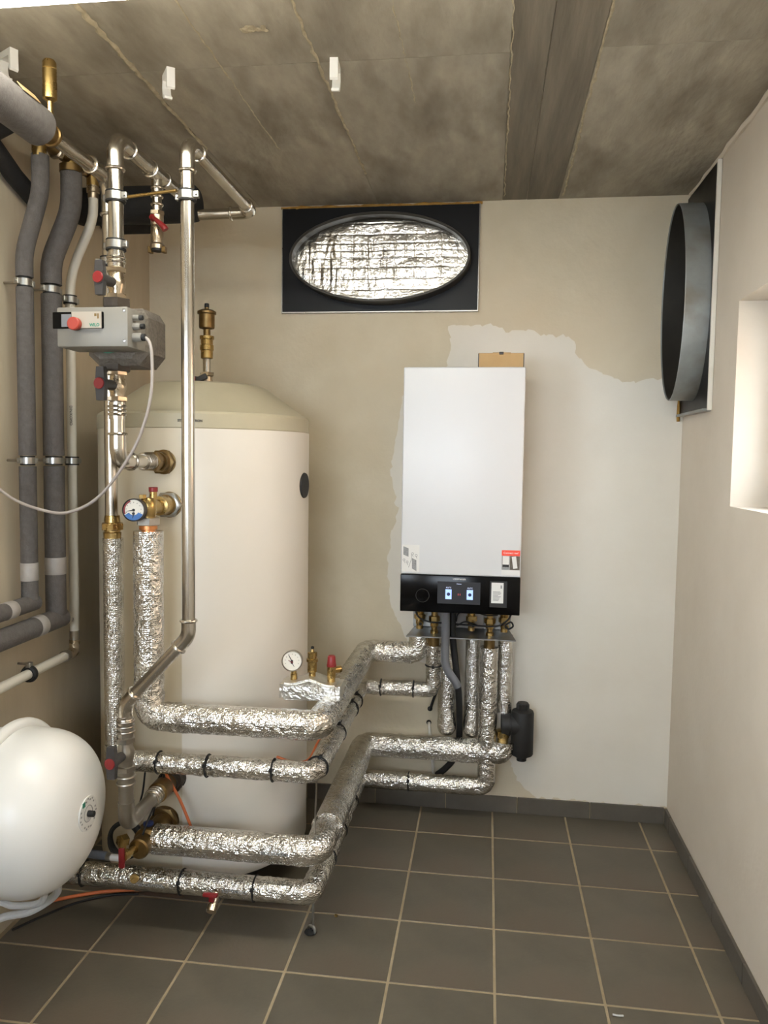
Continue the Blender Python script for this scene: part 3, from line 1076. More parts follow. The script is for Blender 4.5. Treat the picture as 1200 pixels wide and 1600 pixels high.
g.torus((tipx+0.0004, lb[0], lb[1]), (1, 0, 0), 0.022, 0.0012, 30, 6)
g.build('label_print', MT['print_grey'], ev)
G().box((tipx+0.0004, lb[0]-0.030, lb[1]+0.026), (tipx+0.0014, lb[0]-0.016, lb[1]+0.040), 0.0002, 1).build('green_mark', MT['green'], ev)
G().cyl((tipx-0.002, lb[0], lb[1]), (tipx+0.018, lb[0], lb[1]), 0.0085, 18, bev=0.001).build('valve_cap', MT['rubber'], ev)
g = G()
g.box((XL, ey-0.03, ez-0.16), (XL+0.012, ey+0.03, ez+0.16), 0.002)
g.build('wall_bracket', MT['galv'], ev)

# ================================================================== foil jacketed pipes
# D : gauge riser -> front run -> depth run -> wall run
pd = thing('foil_pipe', 'thick foil-wrapped pipe below the red-blue dial gauge, topmost of the four', 'pipe', (-1.065, -1.05, 0.66), 'foil-wrapped heating pipes')
foil_tube('foil_jacket', [(-1.065, -1.05, 1.272), (-1.065, -1.05, 0.702), (-0.535, -1.05, 0.702), (-0.535, -0.12, 0.702), (-0.315, -0.12, 0.702), (-0.315, -0.12, 0.785)], 0.045, pd, 'foil')
x, y = -1.065, -1.05
G().lathe([(0.021, 1.262), (0.021, 1.275), (0.027, 1.277), (0.027, 1.289), (0.022, 1.291)], (x, y, 0), (0, 0, 1), 26).build('copper_sleeve', MT['copper'], pd)
G().hexn((x, y, 1.301), (0, 0, 1), 0.036, 0.024).build('union_nut', MT['zinc'], pd)
tee = G().lathe([(0.022, 1.311), (0.022, 1.320), (0.0245, 1.325), (0.0245, 1.362), (0.018, 1.372), (0, 1.374)], (x, y, 0), (0, 0, 1), 26).build('brass_tee', MT['brass'], pd)
G().lathe([(0.021, 0), (0.021, 0.055), (0.030, 0.057), (0.030, 0.12)], (x, y+0.015, 1.343), (0.02, 1, 0), 26).build('tee_branch', MT['brass'], tee)
G().cyl((x+0.012, y+0.01, 1.366), (x+0.012, y+0.01, 1.392), 0.0115, 16).build('brass_plug', MT['brass'], tee)
G().cyl((x+0.012, y+0.01, 1.390), (x+0.012, y+0.01, 1.404), 0.0135, 18, bev=0.001).build('red_plug', MT['red'], tee)
G().hexn((x-0.012, y-0.012, 1.376), (0, 0, 1), 0.012, 0.012).build('brass_plug', MT['brass'], tee)


def dial_gauge(parent, c, nrm, R, kind):
    nrm = V(nrm).normalized()
    c = V(c)
    gg = G().lathe([(R*0.9, -0.022), (R, -0.020), (R, 0.002), (R*0.93, 0.003), (R*0.9, -0.001), (0, -0.001)], c, nrm, 40).build('dial_gauge', MT['handle' if kind == 'a' else 'steel_dull'], parent)
    G().cyl(c-nrm*0.001, c+nrm*0.0004, R*0.89, 40).build('dial_face', MT['dial'], gg)
    right = V((0, 0, 1)).cross(nrm).normalized()
    upw = nrm.cross(right)

    def P(a, rr, h):
        return c+nrm*h+(right*math.sin(a)+upw*math.cos(a))*rr

    def arc(a0_, a1_, r0, r1, mat):
        vv, ff = [], []
        n_ = 20
        for h in (0.0003, 0.0009):
            for k in range(n_+1):
                a = a0_+(a1_-a0_)*k/n_
                vv += [P(a, r0, h), P(a, r1, h)]
        o2 = 2*(n_+1)
        for k in range(n_):
            ff += [(2*k, 2*k+1, 2*k+3, 2*k+2), (o2+2*k, o2+2*k+1, o2+2*k+3, o2+2*k+2)]
        G().add(vv, ff).build('dial_arc', mat, gg, 0)
    rad = math.radians
    if kind == 'a':
        arc(rad(-115), rad(-20), R*0.74, R*0.89, MT['red'])
        arc(rad(115), rad(240), R*0.45, R*0.89, MT['blue'])
        needles = [(-100, 0.66, 0.0, 'print_dark'), (190, 0.4, -0.30, 'print_dark')]
    else:
        needles = [(-30, 0.7, 0.0, 'print_dark'), (150, 0.45, -0.15, 'print_dark'), (-65, 0.4, -0.1, 'red')]
    g = G()
    for k in range(9):
        a = rad(-110+k*27.5)
        g.cyl(P(a, R*0.66, 0.0004), P(a, R*0.66, 0.0012), R*0.035, 8)
    g.build('dial_marks', MT['print_dark'], gg)
    for (a, ln, off, mt) in needles:
        base = c+nrm*0.0012+upw*off*R
        tip = base+(right*math.sin(rad(a))+upw*math.cos(rad(a)))*R*ln
        g = G().cyl(base, tip, R*0.045, 6, r1=R*0.02)
        g.cyl(base-nrm*0.0004, base+nrm*0.0012, R*0.12, 14)
        g.build('needle', MT[mt], gg)
    return gg


dial_gauge(pd, (-1.085, -1.105, 1.338), (0.10, -1, 0.05), 0.034, 'a')
G().cyl((-1.075, -1.08, 1.340), (-1.068, -1.05, 1.343), 0.010, 14).build('gauge_neck', MT['brass'], pd)

# E : second pipe (from steel riser C), joins the unit at its left brass union
pe = thing('foil_pipe', 'thin foil-wrapped pipe with black cable ties, second from the top', 'pipe', (-1.19, -1.03, 0.5), 'foil-wrapped heating pipes')
foil_tube('foil_jacket', [(-1.188, -1.03, 1.245), (-1.188, -1.03, 0.549)], 0.0305, pe, 'foil_riser', amp=0.0014)
foil_tube('foil_jacket', [(-1.188, -1.03, 0.60), (-1.188, -1.03, 0.549), (-0.552, -1.03, 0.549), (-0.552, -0.12, 0.549), (-0.255, -0.12, 0.549), (-0.255, -0.13, 0.742)], 0.0325, pe)
for x in (-1.043, -0.886, -0.678):
    cable_tie(pe, (x, -1.03, 0.549), (1, 0, 0), 0.0325)
for y in (-0.985, -0.68, -0.42, -0.32):
    cable_tie(pe, (-0.552, y, 0.549), (0, 1, 0), 0.0325, (0.3, 0, 1))
for x in (-0.473, -0.337):
    cable_tie(pe, (x, -0.12, 0.549), (1, 0, 0), 0.0325)
cable_tie(pe, (-0.255, -0.125, 0.655), (0, 0, 1), 0.0325)

# F : third pipe, from the tank's bottom port to the dirt filter
pf = thing('foil_pipe', 'thickest foil-wrapped pipe from brass cross below the tank, third from the top', 'pipe', (-1.05, -1.03, 0.25), 'foil-wrapped heating pipes')
foil_tube('foil_jacket', [(-1.058, -1.03, 0.303), (-0.542, -1.03, 0.303), (-0.542, -0.86, 0.303)], 0.0455, pf)
foil_tube('foil_jacket', [(-0.542, -0.885, 0.303), (-0.542, -0.12, 0.303), (0.030, -0.12, 0.303), (0.034, -0.115, 0.350)], 0.0495, pf, bend=0.05)
G().torus((-0.542, -0.875, 0.303), (0, 1, 0), 0.0465, 0.006, 40, 8).build('foil_tape_band', MT['foil'], pf)
G().lathe([(0.022, 0), (0.022, 0.02), (0.026, 0.022), (0.026, 0.05), (0.022, 0.052)], (0.034, -0.115, 0.345), (0, 0, 1), 24).build('brass_union', MT['brass'], pf)
cross = G().lathe([(0.028, -1.105), (0.032, -1.10), (0.032, -1.06), (0.040, -1.05), (0.040, -1.01), (0.032, -1.0), (0.032, -0.92)], (-1.080, 0, 0.303), (0, 1, 0), 28).build('brass_cross', MT['brass_old'], pf)
G().cyl((-1.080, -1.03, 0.303), (-1.045, -1.03, 0.303), 0.036, 26).build('brass_socket', MT['brass_old'], cross)
G().cyl((-1.080, -1.03, 0.303), (-1.080, -1.03, 0.345), 0.024, 22).build('brass_socket', MT['brass_old'], cross)
G().lathe([(0.014, 0.345), (0.016, 0.347), (0.016, 0.354), (0.01, 0.356)], (-1.080, -1.03, 0), (0, 0, 1), 22).build('blue_collar', MT['navy'], cross)
# small drain valve with red lever on the cross
dv = G().lathe([(0.012, 0), (0.012, 0.03), (0.016, 0.032), (0.016, 0.05), (0.011, 0.052)], (-1.090, -1.10, 0.303), (-0.35, -1, 0), 18).build('drain_valve', MT['brass'], pf)
G().hexn((-1.108, -1.145, 0.350), (-0.3, -0.6, 0.1), 0.019, 0.024).build('brass_cap', MT['brass'], dv)
G().cyl((-1.108, -1.145, 0.303), (-1.108, -1.145, 0.343), 0.010, 14).build('brass_neck', MT['brass'], dv)
G().box((-1.117, -1.158, 0.270), (-1.099, -1.148, 0.332), 0.003).build('red_lever', MT['red'], dv)
text_mesh('print_lettering', 'ROCKWOOL', 0.015, (-0.66, -1.03-0.0462, 0.309), MT['print_grey'], pf, up=(0, 0.1, 1))

# G : lowest pipe
pg = thing('foil_pipe', 'lowest foil-wrapped pipe with a red-handled drain cock, running just above the floor', 'pipe', (-0.95, -1.02, 0.12), 'foil-wrapped heating pipes')
foil_tube('foil_jacket', [(-1.40, -1.02, 0.165), (-0.562, -1.02, 0.165), (-0.562, -0.13, 0.158), (-0.030, -0.13, 0.158), (-0.030, -0.13, 0.742)], 0.0370, pg)
for x in (-1.30, -0.973, -0.737):
    cable_tie(pg, (x, -1.02, 0.165), (1, 0, 0), 0.037)
for y in (-0.80, -0.60, -0.36):
    cable_tie(pg, (-0.562, y, 0.162), (0, 1, 0), 0.0365, (0.3, 0, 1))
cable_tie(pg, (-0.35, -0.13, 0.158), (1, 0, 0), 0.037)
dc = G().lathe([(0.011, 0), (0.011, 0.012), (0.014, 0.014), (0.014, 0.03), (0.016, 0.032), (0.016, 0.055), (0.012, 0.057)], (-0.853, -1.050, 0.155), (0, -0.8, -0.6), 18).build('drain_cock', MT['nickel'], pg)
G().cyl((-0.853, -1.072, 0.142), (-0.853, -1.082, 0.165), 0.006, 12).build('lever_stem', MT['nickel'], dc)
G().box((-0.882, -1.092, 0.164), (-0.836, -1.076, 0.174), 0.003).build('red_lever', MT['red'], dc)
G().box((-0.862, -1.092, 0.150), (-0.846, -1.080, 0.170), 0.003).build('red_lever', MT['red'], dc)
dcp = G().cyl((-1.113, -1.055, 0.183), (-1.113, -1.064, 0.187), 0.014, 20, bev=0.001).build('brass_tag', MT['brass'], pg)
text_mesh('print_lettering', 'ROCKWOOL', 0.014, (-1.06, -1.02-0.0375, 0.165), MT['print_grey'], pg)
text_mesh('print_lettering', 'ROCKWOOL', 0.014, (-0.79, -1.02-0.0375, 0.168), MT['print_grey'], pg)

# hanging foil wrapped connections under the unit
for (x, rr, zb, lab_) in ((-0.203, 0.0385, 0.340, 'round-ended foil-wrapped stub hanging behind the grey conduit, left one'),
                          (-0.096, 0.0365, 0.336, 'round-ended foil-wrapped stub hanging right of the black hose')):
    hs = thing('foil_stub', lab_, 'pipe', (x, -0.062, zb), 'round-ended foil stubs below the unit')
    g = G().tube([(x, -0.062, 0.785), (x+0.003, -0.062, zb+rr), ], rr, 0, 40, ds=0.007, disp=foil_disp(0.002, 0), rfun=lambda s: 0.86+0.18*min(1, s/0.4))
    g.lathe([(rr*1.03*math.cos(k*math.pi/20), -rr*1.03*math.sin(k*math.pi/20)) for k in range(11)], (x+0.003, -0.062, zb+rr), (0, 0, 1), 40)
    g.build('foil_jacket', MT['foil_riser'], hs, 60)

# dirt separator right of the lower pipes
fl = thing('dirt_separator', 'matt black magnetic dirt separator with screw cap beside the lowest pipe ends', 'filter', (0.10, -0.10, 0.27))
fx, fy = 0.112, -0.105
G().lathe([(0.010, 0.268), (0.020, 0.270), (0.020, 0.283), (0.026, 0.285), (0.030, 0.292), (0.044, 0.296), (0.046, 0.300), (0.046, 0.470), (0.043, 0.478), (0.028, 0.482), (0.024, 0.485), (0.024, 0.508), (0.021, 0.512), (0, 0.512)], (fx, fy, 0), (0, 0, 1), 36).build('separator_body', MT['matt_black'], fl)
G().lathe([(0.040, 0), (0.046, 0.004), (0.047, 0.035), (0.044, 0.037), (0.044, 0.041), (0.047, 0.043), (0.045, 0.075), (0.038, 0.082)], (0.025, fy, 0.418), (1, 0, 0), 36).build('connector_body', MT['matt_black'], fl)
G().lathe([(0.026, 0.370), (0.030, 0.372), (0.030, 0.39)], (0.034, fy, 0), (0, 0, 1), 24).build('lower_neck', MT['matt_black'], fl)
g = G()
for k in range(10):
    a = 2*math.pi*k/10
    g.box((fx+0.0235*math.cos(a)-0.003, fy+0.0235*math.sin(a)-0.003, 0.487), (fx+0.0235*math.cos(a)+0.003, fy+0.0235*math.sin(a)+0.003, 0.506), 0.001, 1)
g.build('cap_grip', MT['matt_black'], fl)
fr = thing('foil_riser', 'short foil-wrapped riser entering the black dirt separator from above', 'pipe', (0.036, -0.075, 0.46))
foil_tube('foil_jacket', [(0.036, -0.085, 0.785), (0.036, -0.085, 0.462)], 0.0315, fr, 'foil_riser')

# safety group on the top pipe
sg = thing('safety_group', 'foil-wrapped manifold carrying pressure gauge, brass vent and red safety valve', 'safety group', (-0.60, -0.85, 0.728))
bm = bmesh.new()
bmesh.ops.create_grid(bm, x_segments=2, y_segments=2, size=1)
bm.free()
v, f = [], []
nx, ny, nzz = 26, 12, 9
g = G()
pts_ = []


def manifold_pt(u, w, t):
    x = -0.698+0.197*u
    y = -0.905+0.105*w
    z = 0.727+0.054*t
    if t > 0.5:
        z += 0.018*math.exp(-((u-0.5)/0.16)**2)*(t-0.5)*2
    p = V((x, y, z))
    c = V((-0.6, -0.852, 0.755))
    dd = (p-c).normalized()
    return p+dd*(noise.noise(p*60)*0.004-abs(noise.noise(p*110))*0.003)


bm = bmesh.new()
bmesh.ops.create_cube(bm, size=1.0)
bmesh.ops.bevel(bm, geom=list(bm.edges), offset=0.08, segments=2, affect='EDGES')
bmesh.ops.subdivide_edges(bm, edges=list(bm.edges), cuts=7, use_grid_fill=True)
for w in bm.verts:
    w.co = manifold_pt(w.co.x+0.5, w.co.y+0.5, w.co.z+0.5)
bm.verts.index_update()
g.add([w.co[:] for w in bm.verts], [[w.index for w in q.verts] for q in bm.faces])
bm.free()
g.build('manifold', MT['foil_dull'], sg, 60)
dial_gauge(sg, (-0.663, -0.872, 0.846), (0.12, -1, 0.12), 0.0335, 'b')
G().lathe([(0.011, 0.778), (0.011, 0.80), (0.009, 0.802), (0.009, 0.818)], (-0.661, -0.855, 0), (0, 0, 1), 14).build('gauge_stem', MT['brass'], sg)
va = G().lathe([(0.011, 0.79), (0.011, 0.808), (0.0145, 0.81), (0.0155, 0.82), (0.0155, 0.842), (0.019, 0.844), (0.019, 0.853), (0.0155, 0.855), (0.0155, 0.873), (0.006, 0.876), (0.004, 0.884)], (-0.60, -0.855, 0), (0, 0, 1), 24).build('vent_body', MT['brass'], sg)
G().lathe([(0.003, 0.883), (0.005, 0.886), (0.005, 0.892), (0, 0.894)], (-0.60, -0.855, 0), (0, 0, 1), 12).build('vent_cap', MT['rubber'], va)
sv = G().lathe([(0.012, 0.775), (0.013, 0.777), (0.013, 0.79), (0.0145, 0.80), (0.0145, 0.832)], (-0.537, -0.855, 0), (0, 0, 1), 22).build('safety_valve', MT['brass'], sg)
G().cyl((-0.537, -0.855, 0.818), (-0.510, -0.835, 0.818), 0.0115, 18, bev=0.001).build('outlet', MT['brass'], sv)
G().lathe([(0.0155, 0.831), (0.0155, 0.838), (0.0145, 0.839), (0.0125, 0.862), (0.010, 0.866), (0, 0.866)], (-0.537, -0.855, 0), (0, 0, 1), 24).build('red_cap', MT['red'], sv)

# pipe supports: rods and the floor foot
sp = thing('pipe_support', 'threaded rod stand with rubber foot under the pipe corner', 'support', (-0.575, -0.93, 0))
G().cyl((-0.566, -0.965, 0.016), (-0.566, -0.965, 0.135), 0.004, 10).build('threaded_rod', MT['zinc'], sp)
G().torus((-0.570, -0.965, 0.014), (0.4, 1, 0.1), 0.012, 0.0055, 24, 8).build('foot_clamp', MT['zinc'], sp)
G().lathe([(0.018, 0.0), (0.02, 0.003), (0.014, 0.012), (0.006, 0.016)], (-0.575, -0.96, 0), (0, 0, 1), 18).build('rubber_foot', MT['rubber'], sp)
sp = thing('pipe_support', 'thin threaded rod between the second and third foil pipe corner', 'support', (-0.552, -1.0, 0.35))
G().cyl((-0.556, -0.995, 0.345), (-0.552, -0.995, 0.520), 0.003, 10).build('threaded_rod', MT['steel_dull'], sp)

# ================================================================== steel pump line (upper tank port, pump, ceiling)
AX, AY = -1.080, -1.21
pa = thing('steel_pipe', 'steel pipe carrying the grey pump, looping under the ceiling to the black cylinder', 'pipe', (AX, AY, 1.46))
steel_run(pa, [(AX, AY, 2.045), (AX, AY, 2.360), (AX, -0.68, 2.360)], 0.0205, bend=0.058)
steel_run(pa, [(AX, AY, 1.60), (AX, AY, 1.481), (AX, -0.99, 1.481)], 0.0205, bend=0.05, sleeve=0.03)
g = G()
press_rings(g, (AX, AY, 1.612), (0, 0, 1), 0.0225, 3, 0.011)
g.cyl((AX, AY, 1.598), (AX, AY, 1.646), 0.0228, 26)
g.build('press_fitting', MT['steel'], pa)
g = G()
press_rings(g, (AX, AY, 2.028), (0, 0, 1), 0.0225, 2, 0.011)
g.cyl((AX, AY, 2.012), (AX, AY, 2.05), 0.0228, 26)
g.build('press_fitting', MT['steel'], pa)
pf_ = G().lathe([(0.0225, 0), (0.0225, 0.045), (0.027, 0.047), (0.027, 0.06)], (AX, -1.052, 1.481), (0, 1, 0), 26)
press_rings(pf_, (AX, -1.045, 1.481), (0, 1, 0), 0.0235, 3, 0.012)
pf_.build('press_fitting', MT['steel'], pa)
G().hexn((AX, -0.985, 1.481), (0, 1, 0), 0.033, 0.022).build('hex_nut', MT['brass_old'], pa)
G().cyl((AX, -0.98, 1.481), (AX, -0.94, 1.481), 0.026, 26).build('union', MT['brass_old'], pa)
ball_valve(pa, (AX, AY), 1.925, 2.015, 0.021, (-0.12, -1, 0), reach=0.075)
ball_valve(pa, (AX, AY), 1.646, 1.735, 0.021, (-0.12, -1, 0), reach=0.075)
pipe_clamp(pa, (AX, AY, 2.203), 0.021, None, z_ears=(1, -0.3, 0))
pipe_clamp(pa, (AX, AY, 2.074), 0.021, None, z_ears=(1, -0.3, 0))
G().cyl((AX+0.03, AY-0.006, 2.200), (-0.863-0.028, -1.246, 2.203), 0.0045, 10).build('spacer_rod', MT['brass'], pa)
# tee with drain valve on the ceiling run
DY = -0.94
tee = G().cyl((AX, DY-0.05, 2.360), (AX, DY+0.05, 2.360), 0.0232, 28)
press_rings(tee, (AX, DY-0.048, 2.360), (0, 1, 0), 0.0235)
press_rings(tee, (AX, DY+0.048, 2.360), (0, 1, 0), 0.0235)
tee = tee.build('tee', MT['steel'], pa)
g = G().cyl((AX, DY, 2.360), (AX, DY, 2.245), 0.0145, 24)
press_rings(g, (AX, DY, 2.318), (0, 0, 1), 0.0155)
press_rings(g, (AX, DY, 2.292), (0, 0, 1), 0.0155)
press_rings(g, (AX, DY, 2.268), (0, 0, 1), 0.0155)
g.cyl((AX, DY, 2.35), (AX, DY, 2.305), 0.0165, 24)
g.build('drain_branch', MT['steel'], tee)
G().hexn((AX, DY, 2.242), (0, 0, 1), 0.023, 0.013).build('hex_nut', MT['nickel'], tee)
dv = G().lathe([(0.022, 2.134), (0.022, 2.146), (0.017, 2.152), (0.019, 2.166), (0.0195, 2.20), (0.0175, 2.205), (0.0195, 2.21), (0.0195, 2.236)], (AX, DY, 0), (0, 0, 1), 26).build('drain_valve', MT['nickel'], pa)
G().lathe([(0.017, 2.128), (0.018, 2.140), (0, 2.140)], (AX, DY, 0), (0, 0, 1), 20).build('drain_outlet', MT['matt_black'], dv)
g = G()
for sx in (-1, 1):
    g.box((AX+sx*0.022-0.006, DY-0.01, 2.122), (AX+sx*0.022+0.006, DY+0.01, 2.142), 0.002, 1)
g.build('bayonet_lugs', MT['brass_old'], dv)
g = G().tube(spline([(AX-0.002, DY-0.03, 2.222), (AX+0.012, DY-0.035, 2.212), (AX+0.035, DY-0.035, 2.192), (AX+0.042, DY-0.034, 2.182)], 6), 0.0075, 0, 12, rfun=lambda s: 0.7+s*11)
g.cyl((AX-0.004, DY-0.03, 2.224), (AX-0.004, DY-0.018, 2.22), 0.009, 14)
g.build('red_lever', MT['red'], dv)

# circulation pump
pu = thing('circulation_pump', 'grey circulation pump with red knob and dark shell on the steel pipe', 'pump', (AX, AY, 1.74))
hous = G().box((-1.165, -1.368, 1.776), (-0.972, -1.262, 1.877), 0.004, 2).build('motor_housing', MT['pump_grey'], pu)
G().box((-1.175, -1.372, 1.822), (-1.036, -1.366, 1.864), 0.0015, 1).build('display_window', MT['gloss_black'], hous)
G().box((-1.121, -1.375, 1.822), (-1.040, -1.3665, 1.864), 0.001, 1).build('control_plate', MT['pump_light'], hous)
G().box((-1.149, -1.3735, 1.826), (-1.122, -1.3715, 1.858)).build('display_glass', MT['conduit'], hous, 0)
G().lathe([(0.0155, 0), (0.0165, 0.003), (0.0165, 0.016), (0.0145, 0.018), (0, 0.018)], (-1.108, -1.374, 1.832), (0, -1, 0), 30).build('red_knob', MT['red_knob'], hous)
text_mesh('maker_lettering', 'WILO', 0.0105, (-1.058, -1.3752, 1.830), MT['green'], hous, bold=0.0003)
g = G()
g.box((-1.058, -1.3756, 1.852), (-1.052, -1.3745, 1.859))
g.box((-1.050, -1.3756, 1.846), (-1.046, -1.3745, 1.859))
g.build('printed_marks', MT['brass_old'], hous, 0)
for z in (1.791, 1.868):
    G().lathe([(0.004, 0), (0.004, 0.002), (0, 0.003)], (-0.981, -1.368, z), (0, -1, 0), 12).build('screw', MT['zinc'], hous)
for (z, r_, l) in ((1.854, 0.008, 0.017), (1.832, 0.009, 0.021), (1.804, 0.0115, 0.024)):
    cg = G().cyl((-0.973, -1.335, z), (-0.973+l, -1.335, z), r_, 20, bev=0.001).build('cable_gland', MT['pump_grey'], hous)
    G().cyl((-0.973+l, -1.335, z), (-0.973+l+0.010, -1.335, z), r_*0.82, 18, bev=0.001).build('gland_end', MT['rubber'], cg)
G().cyl((AX, -1.262, 1.826), (AX, -1.245, 1.826), 0.052, 32).build('motor_collar', MT['green'], pu)
# insulating half shells, chamfered block
sh_out = [(-0.085, 0.060), (-0.072, 0.075), (0.072, 0.075), (0.088, 0.050), (0.088, -0.045), (0.06, -0.078), (-0.055, -0.078), (-0.085, -0.050)]
v = []
for (y, s) in ((-1.258, 0.80), (-1.235, 1.0), (-1.125, 1.0), (-1.105, 0.86)):
    v += [(AX+0.016+a*s, y, 1.822+b*s) for a, b in sh_out]
n = len(sh_out)
f = [tuple(range(n)), tuple(range(4*n-1, 3*n-1, -1))]
for k in range(3):
    f += [(k*n+i, k*n+(i+1) % n, (k+1)*n+(i+1) % n, (k+1)*n+i) for i in range(n)]
mesh_obj('insulating_shell', v, f, MT['epp'], pu, 0)
G().hexn((AX, AY, 1.915), (0, 0, 1), 0.0385, 0.026, 0.05).build('union_nut', MT['cast'], pu)
G().hexn((AX, AY, 1.743), (0, 0, 1), 0.0385, 0.026, 0.05).build('union_nut', MT['cast'], pu)
G().cyl((AX, AY, 1.74), (AX, AY, 1.765), 0.027, 24).build('pump_throat', MT['cast'], pu)

pc = cable('power_cable', [(-0.940, -1.335, 1.804), (-0.928, -1.335, 1.79), (-0.922, -1.335, 1.751), (-0.925, -1.333, 1.668), (-0.945, -1.332, 1.585), (-0.985, -1.33, 1.501), (-1.075, -1.325, 1.39), (-1.17, -1.32, 1.343), (-1.26, -1.31, 1.350), (-1.36, -1.28, 1.378), (-1.45, -1.25, 1.43), (-1.515, -1.25, 1.49), (-1.525, -1.40, 1.58), (-1.525, -1.80, 1.66), (-1.525, -2.25, 1.68)], 0.0042, 'cable_grey')
tag(pc, 'thin grey cable drooping from the pump across to the left wall', 'cable')

# ================================================================== steel pipe B (front right riser)
BXp, BYp = -0.863, -1.24
pb = thing('steel_pipe', 'long straight steel pipe standing in front of the tank seam', 'pipe', (-0.95, BYp, 0.44))
steel_run(pb, [(-1.05, BYp, 0.735), (-1.05, BYp, 0.800), (BXp, BYp, 1.002), (BXp, BYp, 2.330), (BXp, -0.662, 2.324), (-1.05, -0.662, 2.322)], 0.0178, bend=0.052, sleeve=0.026)
pipe_clamp(pb, (BXp, BYp, 2.190), 0.0178, None, z_ears=(1, -0.3, 0))
g = G().cyl((-1.05, BYp, 0.705), (-1.05, BYp, 0.765), 0.0215, 26)
press_rings(g, (-1.05, BYp, 0.722), (0, 0, 1), 0.022, 3, 0.015)
g.build('press_fitting', MT['steel_dull'], pb)
ball_valve(pb, (-1.05, BYp), 0.605, 0.708, 0.021, (-0.1, -1, 0), mat='steel_dull', reach=0.070)
g = G().cyl((-1.05, BYp, 0.565), (-1.05, BYp, 0.612), 0.0225, 26)
press_rings(g, (-1.05, BYp, 0.572), (0, 0, 1), 0.023, 2, 0.02)
g.build('press_fitting', MT['steel_dull'], pb)
steel_run(pb, [(-1.05, BYp, 0.57), (-1.05, BYp, 0.448), (-1.052, -1.04, 0.448)], 0.0205, 'steel_dull', bend=0.05, sleeve=0.02, rings=False)
g = G().cyl((-1.052, -1.075, 0.448), (-1.052, -1.02, 0.448), 0.0235, 26)
press_rings(g, (-1.052, -1.06, 0.448), (0, 1, 0), 0.024, 3, 0.013)
g.build('press_fitting', MT['steel'], pb)
G().lathe([(0.026, -1.03), (0.032, -1.025), (0.033, -0.98), (0.030, -0.975), (0.030, -0.945)], (-1.052, 0, 0.448), (0, 1, 0), 28).build('brass_union', MT['brass_old'], pb)

# ================================================================== steel pipe C with ceiling main
CX, CY = -1.192, -1.03
pc_ = thing('steel_pipe', 'steel pipe dropping behind the pump from the grey-lagged ceiling main', 'pipe', (CX, CY, 1.25))
steel_run(pc_, [(CX, -1.345, 2.32), (CX, CY, 2.32), (CX, CY, 1.30)], 0.0190, bend=0.06, sleeve=0.05)
G().lathe([(0.026, 1.245), (0.027, 1.262), (0.024, 1.264), (0.024, 1.268), (0.031, 1.27), (0.031, 1.292), (0.024, 1.294), (0.022, 1.315)], (CX+0.002, CY, 0), (0, 0, 1), 26).build('brass_union', MT['brass'], pc_)
G().hexn((CX+0.002, CY, 1.281), (0, 0, 1), 0.035, 0.02).build('hex_nut', MT['brass'], pc_)
pipe_clamp(pc_, (CX, CY, 2.075), 0.0195, None, z_ears=(1, 0.2, 0))
G().lathe([(0.030, 0), (0.030, 0.035), (0.026, 0.038), (0.024, 0.06), (0.028, 0.062), (0.028, 0.07)], (CX, -1.400, 2.32), (0, 1, 0), 28).build('brass_coupling', MT['brass_old'], pc_)
G().tube([(CX, -3.0, 2.325), (CX, -1.392, 2.32)], 0.0475, 0, 36, ds=0.04, disp=lambda p, c: 0.0015*noise.noise(p*12)).build('foam_lagging', MT['foam'], pc_, 50)
G().box((CX+0.033, -1.52, 2.345), (CX+0.0345, -1.45, 2.372), rot=Matrix.Rotation(math.radians(-40), 3, 'Y')).build('paper_tag', MT['card'], pc_, 0)
vv_ = G().lathe([(0.008, 2.34), (0.008, 2.385), (0.012, 2.388), (0.0175, 2.392), (0.0175, 2.462), (0.016, 2.464), (0.0175, 2.466), (0.0175, 2.480), (0.014, 2.486), (0, 2.486)], (CX+0.022, -1.376, 0), (0, 0, 1), 24).build('brass_vent', MT['brass'], pc_)

# second header behind the main, with three droppers along the left wall
hd = thing('pipe_header', 'dark lagged header with brass tees tucked behind the ceiling main', 'pipe', (-1.39, -1.2, 2.3))
G().tube([(-1.40, -2.6, 2.432), (-1.40, -1.30, 2.432)], 0.036, 0, 28).build('foam_lagging', MT['foam_black'], hd)
G().tube([(-1.40, -1.30, 2.432), (-1.385, -0.76, 2.432)], 0.020, 0, 24).build('header_pipe', MT['brass_old'], hd)
G().tube([(-1.40, -1.18, 2.432), (-1.49, -1.17, 2.40), (-1.50, -1.02, 2.34), (-1.50, -0.90, 2.30)], 0.028, 0.04, 22).build('lagged_bend', MT['foam_black'], hd)
for y in (-1.24, -1.12, -0.97, -0.83):
    G().hexn((-1.395+(-1.2-y)*-0.02, y, 2.432), (0, 1, 0), 0.029, 0.02).build('hex_nut', MT['nickel'], hd)
for (x, y) in ((-1.405, -1.04), (-1.385, -0.90), (-1.37, -0.785)):
    G().cyl((x, y, 2.432), (x, y, 2.385), 0.021, 22).build('tee_outlet', MT['brass'], hd)
G().cyl((-1.385, -0.90, 2.41), (-1.385, -0.90, 2.388), 0.033, 26).build('tee_collar', MT['brass_old'], hd)


